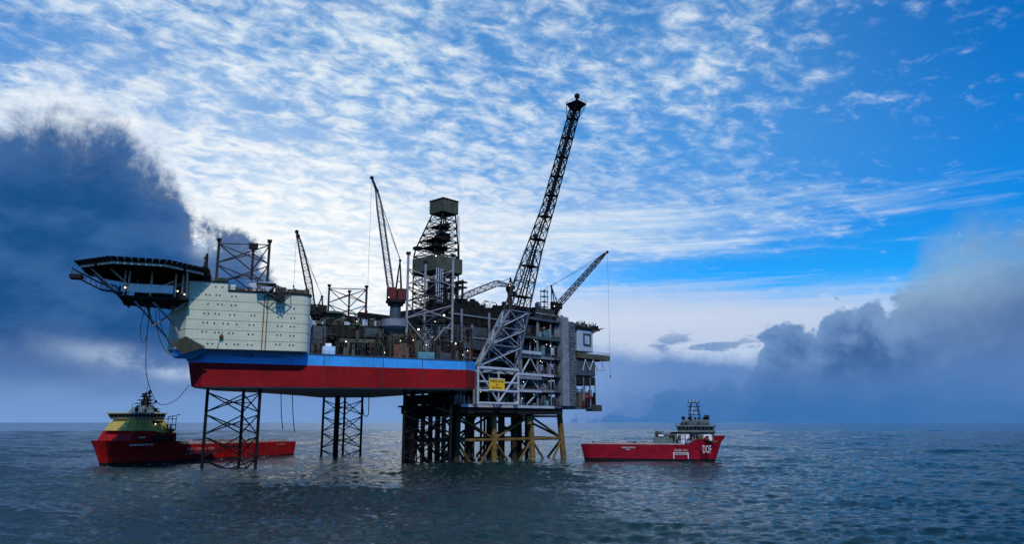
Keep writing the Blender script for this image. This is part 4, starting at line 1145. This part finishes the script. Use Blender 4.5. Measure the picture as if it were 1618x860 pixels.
rodp('dome_stand', PLT(53.2, 9, 59), PLT(53.2, 9, 65.2), .4, M_DARK, at_)
container(PLT, 52.0, 56.4, 1.2, 3.6, ZD[4] + .02, ZD[4] + 3.0, M_CRED, 'small red container on an open upper deck of the platform')
lb = thing('lifeboat', PLT(78.5, -1.5, 25), 'red enclosed lifeboat hung at the right end of the platform above the sea', 'lifeboat')
b = MB()
prof = [(0, .3), (.8, 1.0), (2.2, 1.3), (4.6, 1.3), (6.0, .9), (6.8, .25)]
rings = []
for s_, w in prof: rings.append([PLT(75.8 + s_ * .8, 1.2 + w * math.cos(t), 26.0 + w * 1.15 * math.sin(t)) for t in np.linspace(0, 6.2832, 11)[:-1]])
vs = [[b.bm.verts.new(p) for p in r] for r in rings]
for r0, r1 in zip(vs[:-1], vs[1:]):
    for k in range(10): b.bm.faces.new((r0[k], r0[(k + 1) % 10], r1[(k + 1) % 10], r1[k]))
b.bm.faces.new(vs[0][::-1]); b.bm.faces.new(vs[-1])
b.build('hull', M_CRED, lb, smooth=True)
MB().box(PLT, 77.4, 79.0, .5, 1.9, 27.3, 28.0).bevel(.15).build('helm_cover', M_CRED, lb)
for x in (76.8, 80.2): rodp('davit', PLT(x, 1.2, 27.4), PLT(x, 1.8, 31.4), .16, M_GREY, lb)

# ------------------------------------------------------------------ hanging hoses
def hose(pts, r, label, n=14):
    P_ = [Vector(p) for p in pts]
    t = []
    for i in range(len(P_) - 1):
        p0 = P_[max(i - 1, 0)]; p1 = P_[i]; p2 = P_[i + 1]; p3 = P_[min(i + 2, len(P_) - 1)]
        for k in range(n):
            f = k / n
            t.append(.5 * ((2 * p1) + (p2 - p0) * f + (2 * p0 - 5 * p1 + 4 * p2 - p3) * f * f + (3 * p1 - p0 - 3 * p2 + p3) * f ** 3))
    t.append(P_[-1])
    o = MB().path(t, r, 5).build('hose', M_HOSE, None)
    o['label'] = label; o['category'] = 'hose'; o['group'] = 'hoses hanging from the rig'
    return o


hose([RIG(-16.4, -6, 51.8), RIG(-16.3, -5.4, 38), RIG(-15.4, -4.8, 28.6), RIG(-11.8, -4.2, 20.8), RIG(-7.2, -2.8, 21.6), RIG(-3.6, 1.0, 26.6)], .11, 'longest black hose looping down from under the helideck to the red bow corner')
hose([RIG(-17.2, -6, 51.6), RIG(-18.4, -5.6, 44), RIG(-17.6, -5.5, 39.2), RIG(-16.5, -5.5, 41), RIG(-16.2, -6, 51.6)], .10, 'short narrow hose loop hanging under the outer helideck corner')
hose([RIG(-14.8, -6, 51.6), RIG(-13.8, -5, 43.5), RIG(-11.4, -3, 37.4), RIG(-8.6, -1, 35.4), RIG(-6.6, .5, 36.0)], .10, 'black hose curving from the helideck frame to the blue bow, the lower of two')
hose([RIG(-14.2, -6, 51.6), RIG(-12.6, -5, 44), RIG(-9.8, -3, 38.8), RIG(-7.0, -1, 36.6)], .10, 'black hose curving from the helideck frame to the blue bow, the upper of two')
hose([RIG(26, 40, 26), RIG(26.6, 40, 18), RIG(27.4, 40, 12.5)], .16, 'left one of two straight hoses dangling under the hull behind the nearest leg')
hose([RIG(30.2, 42, 26), RIG(31.0, 42, 17), RIG(31.9, 42, 11.2)], .16, 'right one of two straight hoses dangling under the hull behind the nearest leg')
hose([RIG(56.6, 40, 26.4), RIG(56.8, 40, 21), RIG(57.3, 40, 17.9), RIG(58.3, 40, 17.3), RIG(59.0, 40, 18.6), RIG(58.9, 40, 26.4)], .17, 'U shaped hose loop hanging under the hull right of the middle leg')

# ------------------------------------------------------------------ ships
def loft(fr, st, zk, m, parent, name='hull'):
    """st: (s, half breadth at deck, half breadth at waterline, deck z, shift of stem at waterline); one closed shell"""
    b = MB(); rings = []
    for s, bd, bw, zd, sw in st:
        r = []
        for side in (-1, 1):
            col = []
            for f in (1.0, .72, .45, .2, 0.0):
                w = bw + (bd - bw) * (f ** 1.6); z = zk + (zd - zk) * f; q = s + sw * (1 - f)
                col.append((q, side * w, z))
            r.append(col if side < 0 else col[::-1])
        rings.append([b.bm.verts.new(fr(*p)) for p in r[0] + r[1]])
    n = len(rings[0])
    for r0, r1 in zip(rings[:-1], rings[1:]):
        for k in range(n):
            j = (k + 1) % n; b.bm.faces.new((r0[k], r0[j], r1[j], r1[k]))
    b.bm.faces.new(rings[0][::-1]); b.bm.faces.new(rings[-1])
    bmesh.ops.remove_doubles(b.bm, verts=list(b.bm.verts), dist=0.001)
    return b.build(name, m, parent)


def ship_paint(name, col, zcut):
    m = mat(name, col, 0.55, 0.25, 0.25, streak=0.5, grime=(0.07, 0.015, 0.012), spec=0.15)
    t = m.node_tree; X.nt = t; bs = t.nodes['Principled BSDF']
    old = bs.inputs['Base Color'].links[0].from_socket
    s = t.nodes.new('ShaderNodeSeparateXYZ'); t.links.new(t.nodes.new('ShaderNodeNewGeometry').outputs['Position'], s.inputs[0])
    t.links.new(mixc(sstep(X(s.outputs[2]), zcut - .08, zcut + .08), (0.012, 0.010, 0.012), old), bs.inputs['Base Color'])
    return m


M_SRED = ship_paint('ship_red', (0.34, 0.008, 0.008), 0.75)
M_SRED2 = ship_paint('ship_crimson', (0.29, 0.006, 0.020), 1.0)
M_SYEL = mat('ship_yellow', (0.46, 0.34, 0.075), 0.5, 0.15, 0.6, streak=0.3)
M_CREAM = mat('ship_cream', (0.42, 0.43, 0.32), 0.5, 0.12, 0.6, streak=0.25)
M_RAIL = mat('cargo_rail', (0.42, 0.34, 0.32), 0.6, 0.25, 0.6, streak=0.3)
M_SGREY = mat('ship_grey_green', (0.13, 0.165, 0.16), 0.55, 0.25, 0.5, streak=0.3)

# left ship: red hull, yellow bridge house, bow to the left
F_ = SHL
s1 = thing('supply_vessel', F_(40, 0, 0), 'long red supply ship with yellow bridge house lying behind the nearest rig leg', 'ship', 'supply ships beside the rig')
loft(F_, [(-5.6, .5, .05, 8.7, 4.6), (-4.0, 3.2, .3, 8.6, 3.6), (-1.5, 6.2, 2.2, 8.5, 2.4), (3, 8.7, 5.6, 8.3, 1.0), (9, 9.4, 8.0, 8.1, 0), (16, 9.5, 9.0, 8.0, 0), (23, 9.5, 9.3, 8.0, 0), (25.5, 9.5, 9.4, 6.7, 0), (60, 9.5, 9.4, 6.4, 0), (86, 9.5, 9.3, 6.4, 0), (92.2, 9.4, 8.9, 6.3, -.8)], -2.0, M_SRED, s1)
MB().hexa([F_(2.4, -8.4, 8.1), F_(23.4, -9.35, 7.9), F_(23.4, 9.35, 7.9), F_(2.4, 8.4, 8.1)], [F_(4.6, -8.3, 12), F_(12.8, -9.0, 11.9), F_(12.8, 9.0, 11.9), F_(4.6, 8.3, 12)]).build('forecastle', M_SRED, s1)
MB().box(F_, 12.85, 22.8, -9.3, 9.3, 8.02, 10.9).build('boat_deck', M_SRED, s1)
MB().box(F_, 11.6, 21.2, -9.62, -9.31, 7.6, 10.3).bevel(.12).build('boat_bay_shade', M_DARK, s1)  # dark slab on the hull side; the shade of the bay put into colour
b = MB()
for k, (s_, w) in enumerate(((0, .2), (.8, .7), (2.4, .85), (4.4, .8), (5.2, .3))): pass
b.rod(F_(13, -9.9, 8.7), F_(19, -9.9, 8.7), .65, 8); b.build('rescue_boat', M_DARK, s1)
MB().hexa([F_(4.9, -7.2, 12.02), F_(21.8, -8.0, 11.0), F_(21.8, 8, 11.0), F_(4.9, 7.2, 12.02)], [F_(7.0, -6.2, 16.2), F_(18.6, -6.6, 16.2), F_(18.6, 6.6, 16.2), F_(7, 6.2, 16.2)]).build('bridge_house', M_SYEL, s1)
MB().hexa([F_(2.9, -5.4, 12.02), F_(5.0, -6.6, 12.02), F_(5.0, 6.6, 12.02), F_(2.9, 5.4, 12.02)], [F_(4.8, -5, 15.4), F_(6.9, -5.8, 15.4), F_(6.9, 5.8, 15.4), F_(4.8, 5, 15.4)]).build('house_front', M_SYEL, s1)
MB().hexa([F_(6.2, -6.6, 16.21), F_(18.3, -6.8, 16.21), F_(18.3, 6.8, 16.21), F_(6.2, 6.6, 16.21)], [F_(5.6, -7, 16.9), F_(18.5, -7.2, 16.9), F_(18.5, 7.2, 16.9), F_(5.6, 7, 16.9)]).build('wheelhouse', M_CREAM, s1)
wg = MB().hexa([F_(5.6, -7.0, 16.92), F_(18.5, -7.2, 16.92), F_(18.5, 7.2, 16.92), F_(5.6, 7, 16.92)], [F_(5.2, -7.3, 18.1), F_(18.7, -7.4, 18.1), F_(18.7, 7.4, 18.1), F_(5.2, 7.3, 18.1)]).build('wheelhouse_glazing', M_GLASS, s1)
for k in range(8):
    s_ = 6.4 + k * 1.65; rodp('mullion', F_(s_, -7.12, 16.92), F_(s_ - .05, -7.42, 18.1), .08, M_CREAM, s1)
for k in range(7):
    w = -6.2 + k * 2.05; rodp('mullion', F_(5.5, w, 16.92), F_(5.15, w, 18.1), .08, M_CREAM, s1)
MB().box(F_, 4.4, 19.2, -7.8, 7.8, 18.11, 18.75).bevel(.12).build('wheelhouse_roof', M_CREAM, s1)
MB().box(F_, 13.5, 18.0, -6.9, -6.66, 13.0, 15.6).build('recess_shade', M_DARK, s1)  # flat dark slab; shade of a recess put into its colour
lampp(F_(14.2, -7.5, 14.4), s1, .3, MATS['lamp_white'])
for k, (s_, z) in enumerate(((9, 14.2), (11, 14.2), (11.6, 12.9), (9.2, 12.9))):
    inst('window', 'window', M_GLASS, s1, Matrix.Translation(F_(s_, -7.0 + (z - 12) * .16, z)) @ Matrix.Rotation(F_.ang(), 4, 'Z') @ Matrix.Diagonal((.7, 1.6, .7, 1)))
MB().hexa([F_(10, -3.5, 18.76), F_(18, -3.5, 18.76), F_(18, 3.5, 18.76), F_(10, 3.5, 18.76)], [F_(13, -2, 21.4), F_(17.5, -2, 21.4), F_(17.5, 2, 21.4), F_(13, 2, 21.4)]).build('mast_house', M_SGREY, s1)
b = MB()
for s_, w in ((14, -1.4), (16.6, -1.4), (15.3, 1.5)): b.rod(F_(s_, w, 21.3), F_(15.4 + (s_ - 15.3) * .4, w * .4, 26.4), .2, 5)
for z, L in ((21.9, 4.8), (23.2, 3.6), (24.5, 2.6), (25.6, 1.8)): b.box(F_, 15.4 - L, 15.4 + L * .8, -.5, .5, z, z + .28); b.box(F_, 15.0, 15.7, -L, L, z + .3, z + .5)
b.build('mast', M_DARK, s1)
for p, r in (((13.4, -1, 25.2), .7), ((16.8, 0, 26.6), .75), ((12.0, -2, 22.8), .6), ((18.2, -2, 22.9), .6)): MB().ball(F_(*p), r, 8).build('radar_dome', M_DARK, s1)
clutter(s1, F_, 11, 18.5, -3.4, 1, 18.8, 22.0, 26, [M_DARK, M_DARK, M_MID], 131, .4, .5)
clutter(s1, F_, 13.5, 17, -1.8, 1, 21.4, 25.5, 22, [M_DARK], 132, .35, .5)
clutter(s1, F_, 5, 18, -7.4, -6.2, 18.76, 20.2, 16, [M_DARK, M_MID], 133, .25, .7)
rodp('aerial', F_(15.4, 0, 26), F_(15.4, 0, 29.2), .07, M_DARK, s1); rodp('aerial', F_(5.4, -5, 18.7), F_(5.4, -5, 22), .07, M_DARK, s1)
boxp('searchlight', F_(7, -5.4, 19.5), (.9, .9, 1.5), F_.ang(), M_DARK, s1)
for z in (12.6, 14.2, 16.4): MB().box(F_, 19, 23.4, -8.2, -3, z - .25, z).build('aft_platform', M_DARK, s1)
b = MB()
for s_ in (19.4, 21.4, 23.2): b.rod(F_(s_, -8, 10.9), F_(s_, -8, 17.2), .14, 4)
b.rod(F_(19, -8.1, 17), F_(25, -8.1, 18.0), .16, 5)
b.build('stair_frame', M_DARK, s1)
clutter(s1, F_, 19, 24, -8.4, -2, 10.9, 14.5, 22, [M_DARK, M_MID, M_CREAM], 101, .5)
MB().box(F_, 25.6, 86.2, -9.45, -8.7, 6.5, 7.5).build('cargo_rail', M_RAIL, s1)
MB().box(F_, 25.6, 86.2, 8.7, 9.45, 6.5, 7.5).build('cargo_rail', M_RAIL, s1)
railing([F_(-4.6, -2.2, 8.7), F_(2, -7.8, 8.5)], s1, M_DARK, h=1.0)
xs = Vector((*F_.d, 0)); nr = Vector((*F_.n, 0)) * -1
L_ = lambda s_, z, off=9.68: F_(s_, -off, z)
lettering('NORMAND ARCTIC', L_(2.6, 6.6, 9.0), xs + nr * .07, (0, 0, 1), 9.6, .62, M_WHITE, s1)
lettering('SOLSTAD', L_(6.0, 9.3, 9.35), xs, (0, 0, 1), 2.6, .5, M_WHITE, s1)
M_FADE = mat('faded_white', (0.50, 0.24, 0.24), 0.6, 0.3, .8)
lettering('SEA CARGO  LINE', L_(28.5, 4.1, 9.52), xs, (0, 0, 1), 14, 1.15, M_FADE, s1)
lettering('[ RESCUE  ZONE ]', L_(28.2, 2.3, 9.50), xs, (0, 0, 1), 14.5, 1.25, M_FADE, s1)
lettering('NORMAND', L_(79.6, 5.0, 9.5), xs, (0, 0, 1), 5.2, .6, M_FADE, s1)

# right ship: crimson, bow to the right
F_ = Frame(SHR(0, 6.2, 0).x, SHR(0, 6.2, 0).y, *SHR.d)
s2 = thing('supply_vessel', F_(25, 0, 0), 'crimson supply ship with DOF in white on its flared bow right of the platform', 'ship', 'supply ships beside the rig')
loft(F_, [(-1.9, 5.9, 4.6, 6.45, 1.6), (0.4, 6.1, 5.4, 6.45, 1.0), (6, 6.2, 5.9, 6.4, 0), (30, 6.2, 6.0, 6.35, 0), (40.0, 6.2, 5.7, 6.5, 0), (42.6, 6.2, 5.2, 8.0, -.3), (47.2, 5.6, 3.4, 8.5, -.8), (51.0, 3.4, 1.2, 8.9, -2.2), (53.6, 1.0, .1, 9.2, -4.0)], -2.0, M_SRED2, s2)
loft(Frame(F_.o[0], F_.o[1], *F_.d), [(46.2, 5.8, 5.72, 8.45, 0), (47.6, 5.8, 5.55, 9.8, 0), (51.6, 3.8, 3.05, 9.9, 0), (54.6, .6, .5, 9.9, -.8)], 8.2, M_SRED2, s2, 'bow_bulwark')
MB().box(F_, -1.5, 39.5, -6.25, -5.6, 6.46, 6.95).build('cargo_rail', M_RAIL, s2)
MB().box(F_, -1.5, 39.5, 5.6, 6.25, 6.46, 6.95).build('cargo_rail', M_RAIL, s2)
MB().box(F_, 27.2, 36, -4.8, 4.8, 6.5, 9.2).bevel(.15).build('winch_house', M_SGREY, s2)
clutter(s2, F_, 27, 34.5, -4.8, 0, 9.2, 11.8, 34, [M_DARK, M_MID, M_SGREY, M_WHITE], 111, .45, .4)
MB().box(F_, 34.0, 50.2, -4.9, 4.9, 8.0, 10.9).bevel(.12).build('deckhouse', M_SGREY, s2)
for s_, e_ in ((36.6, 37.8), (39.8, 41.2), (46.6, 49.6)): MB().box(F_, s_, e_, -5.1, -4.91, 8.5, 10.4).build('pale_panel', M_WHITE, s2)
clutter(s2, F_, 34.2, 50, -5.9, -5.0, 8.1, 10.6, 26, [M_DARK, M_DARK, M_MID, M_WHITE, M_RUST, M_SGREY], 121, .35, .5)
clutter(s2, F_, 38, 49, -4.6, -3.3, 13.9, 15.6, 18, [M_DARK, M_MID, M_SGREY], 122, .35, .5)
MB().box(F_, 33.6, 51.0, -5.3, 5.3, 10.91, 11.25).build('bridge_deck', M_DARK, s2)
MB().box(F_, 41.5, 44.5, -5.1, -4.91, 8.1, 10.4).build('recess_shade', M_DARK, s2)  # dark slab proud of the wall, coloured as a shaded recess
MB().box(F_, 44.8, 46.2, -5.3, -4.91, 8.6, 9.8).build('life_raft', M_YEL, s2)
for s_ in (38.2, 38.9): MB().box(F_, s_, s_ + .45, -5.6, -4.95, 6.6, 10.4).build('fender_post', M_WHITE, s2)
MB().box(F_, 36.8, 50.4, -5.0, 5.0, 11.26, 12.0).build('wheelhouse', M_SGREY, s2)
MB().hexa([F_(36.8, -5.0, 12.01), F_(50.4, -5.0, 12.01), F_(50.4, 5, 12.01), F_(36.8, 5, 12.01)], [F_(36.4, -5.2, 13.3), F_(50.8, -5.2, 13.3), F_(50.8, 5.2, 13.3), F_(36.4, 5.2, 13.3)]).build('wheelhouse_glazing', M_GLASS, s2)
for k in range(10): rodp('mullion', F_(36.9 + k * 1.48, -5.02, 12.0), F_(36.7 + k * 1.51, -5.24, 13.3), .09, M_SGREY, s2)
MB().box(F_, 36.0, 51.2, -5.5, 5.5, 13.31, 13.9).bevel(.1).build('wheelhouse_roof', M_SGREY, s2)
MB().box(F_, 38.6, 48.6, -3.2, 3.2, 13.91, 16.0).bevel(.2).build('top_house', M_SGREY, s2)
for s_, w, r in ((48.0, -1.5, 1.1), (39.0, -2, .8), (41.2, -2.4, .6)):
    MB().ball(F_(s_, w, 16.9 if s_ > 45 else 16.6), r, 10).build('radar_dome', M_DARK, s2)
clutter(s2, F_, 37.4, 50, -3.6, 0, 16.0, 17.6, 20, [M_DARK, M_MID, M_RUST], 113, .4, .5)
b = MB()
for s_ in (41.2, 45.2):
    for w in (-1.4, 1.4): b.rod(F_(s_, w, 16), F_(43.2 + (s_ - 43.2) * .55, w * .6, 23.6), .16, 5)
for z, L in ((17.8, 2.2), (19.4, 2.0), (21.0, 2.3), (22.6, 2.1)):
    b.box(F_, 43.2 - L, 43.2 + L, -1.5, 1.5, z, z + .25)
    for q in (-L, -L * .4, L * .4, L): b.rod(F_(43.2 + q, -1.2, z), F_(43.2 + q, -1.2, z + 1.2), .1, 4)
b.build('mast', M_DARK, s2)
for q, z in ((41.9, 23.2), (43.2, 23.4), (44.5, 23.2), (42.6, 20.4), (44.0, 18.7), (42.2, 19.0)): boxp('mast_fitting', F_(q, -1.4, z), (.55, .5, 1.0), F_.ang(), M_LGREY, s2)
xs = Vector((*F_.d, 0))
lettering('DOF', F_(46.2, -6.05, 3.3) + Vector((0, 0, 0)), xs + Vector((*F_.n, 0)) * .22, Vector((0, 0, 1)) - Vector((*F_.n, 0)) * .22, 3.2, 3.1, M_WHITE, s2, depth=.12)
lettering('SKANDI MONGSTAD', F_(14.8, -6.28, 4.9), xs, (0, 0, 1), 5.3, .55, M_WHITE, s2)
lettering('BERGEN', F_(16.4, -6.26, 4.2), xs, (0, 0, 1), 1.6, .42, M_WHITE, s2)
lettering('SKANDI MONGSTAD', F_(48.6, -5.5, 7.6), xs + Vector((*F_.n, 0)) * .55, (0, 0, 1), 3.8, .4, M_SYEL, s2)
lettering('OIL REC  NO 1', F_(35.4, -6.27, 4.0), xs, (0, 0, 1), 5.0, .7, M_WHITE, s2)
lettering('RESCUE ZONE', F_(35.4, -6.24, 2.5), xs, (0, 0, 1), 4.9, .85, M_WHITE, s2)
for s_ in (34.9, 40.4): MB().box(F_, s_, s_ + .32, -6.30, -6.12, 1.1, 3.55).build('zone_marking', M_WHITE, s2)
MB().box(F_, 35.23, 40.39, -6.30, -6.12, 3.42, 3.56).build('zone_marking', M_WHITE, s2)
railing([F_(36, -5.3, 13.9), F_(51, -5.3, 13.9)], s2, M_DARK, h=.9, step=1.5)

clutter(s1, SHL, 27, 84, -8.4, 6, 6.45, 8.2, 60, [M_DARK, M_MID, M_RUST, M_RAIL, M_SLATE], 141, .8, .45)
clutter(s2, F_, 1, 26, -5.2, 3, 6.4, 7.6, 26, [M_DARK, M_MID, M_RUST, M_RAIL], 142, .6, .45)
b = MB()
for x in np.arange(26, 86, 3.2): b.rod(SHL(x, -9.66, 1.2), SHL(x, -9.66, 6.4), .10, 4)
b.build('side_fender', M_DARK, s1, kind='stuff')
b = MB()
for x in np.arange(2, 40, 2.6): b.rod(F_(x, -6.24, 5.6), F_(x, -6.24, 6.5), .08, 4)
b.build('side_fender', M_DARK, s2, kind='stuff')
for fr, st, sid in ((SHL, [(3, 7.6), (9, 9.45), (16, 9.6), (24, 9.6)], s1),):
    for (a, wa), (c_, wc) in zip(st[:-1], st[1:]): rodp('rubbing_strake', fr(a, -wa, 7.7), fr(c_, -wc, 7.7), .16, M_DARK, sid)

# ------------------------------------------------------------------ sea, with wash where steel and hulls meet it
marks = []
for lg in (LEG1, LEG2, LEG3):
    for x, y in lg: p = RIG(x, y, 0); marks.append((p.x, p.y - .5, 2.3))
for x, y in JL: p = bat(x, y, 0); marks.append((p.x, p.y - .8, 3.2))
for q in np.arange(-2, 92, 2.2):
    w = 9.7 if q > 12 else 2.5 + 7.2 * max(0, q + 2) / 14; p = SHL(q, -w, 0); marks.append((p.x, p.y - .3, 1.0))
for q in np.arange(-1, 51, 2.0):
    w = 6.2 if q < 42 else 6.2 - (q - 42) * .58; p = F_(q, -w, 0); marks.append((p.x, p.y - .3, .9))
for q in (0, 1.4, 2.6): p = SHL(q - 1, -q * 1.4, 0); marks.append((p.x, p.y, 1.7))
for q in (49, 50.4, 51.6): p = F_(q, -3 + (q - 49), 0); marks.append((p.x, p.y, 1.5))
sea(marks)
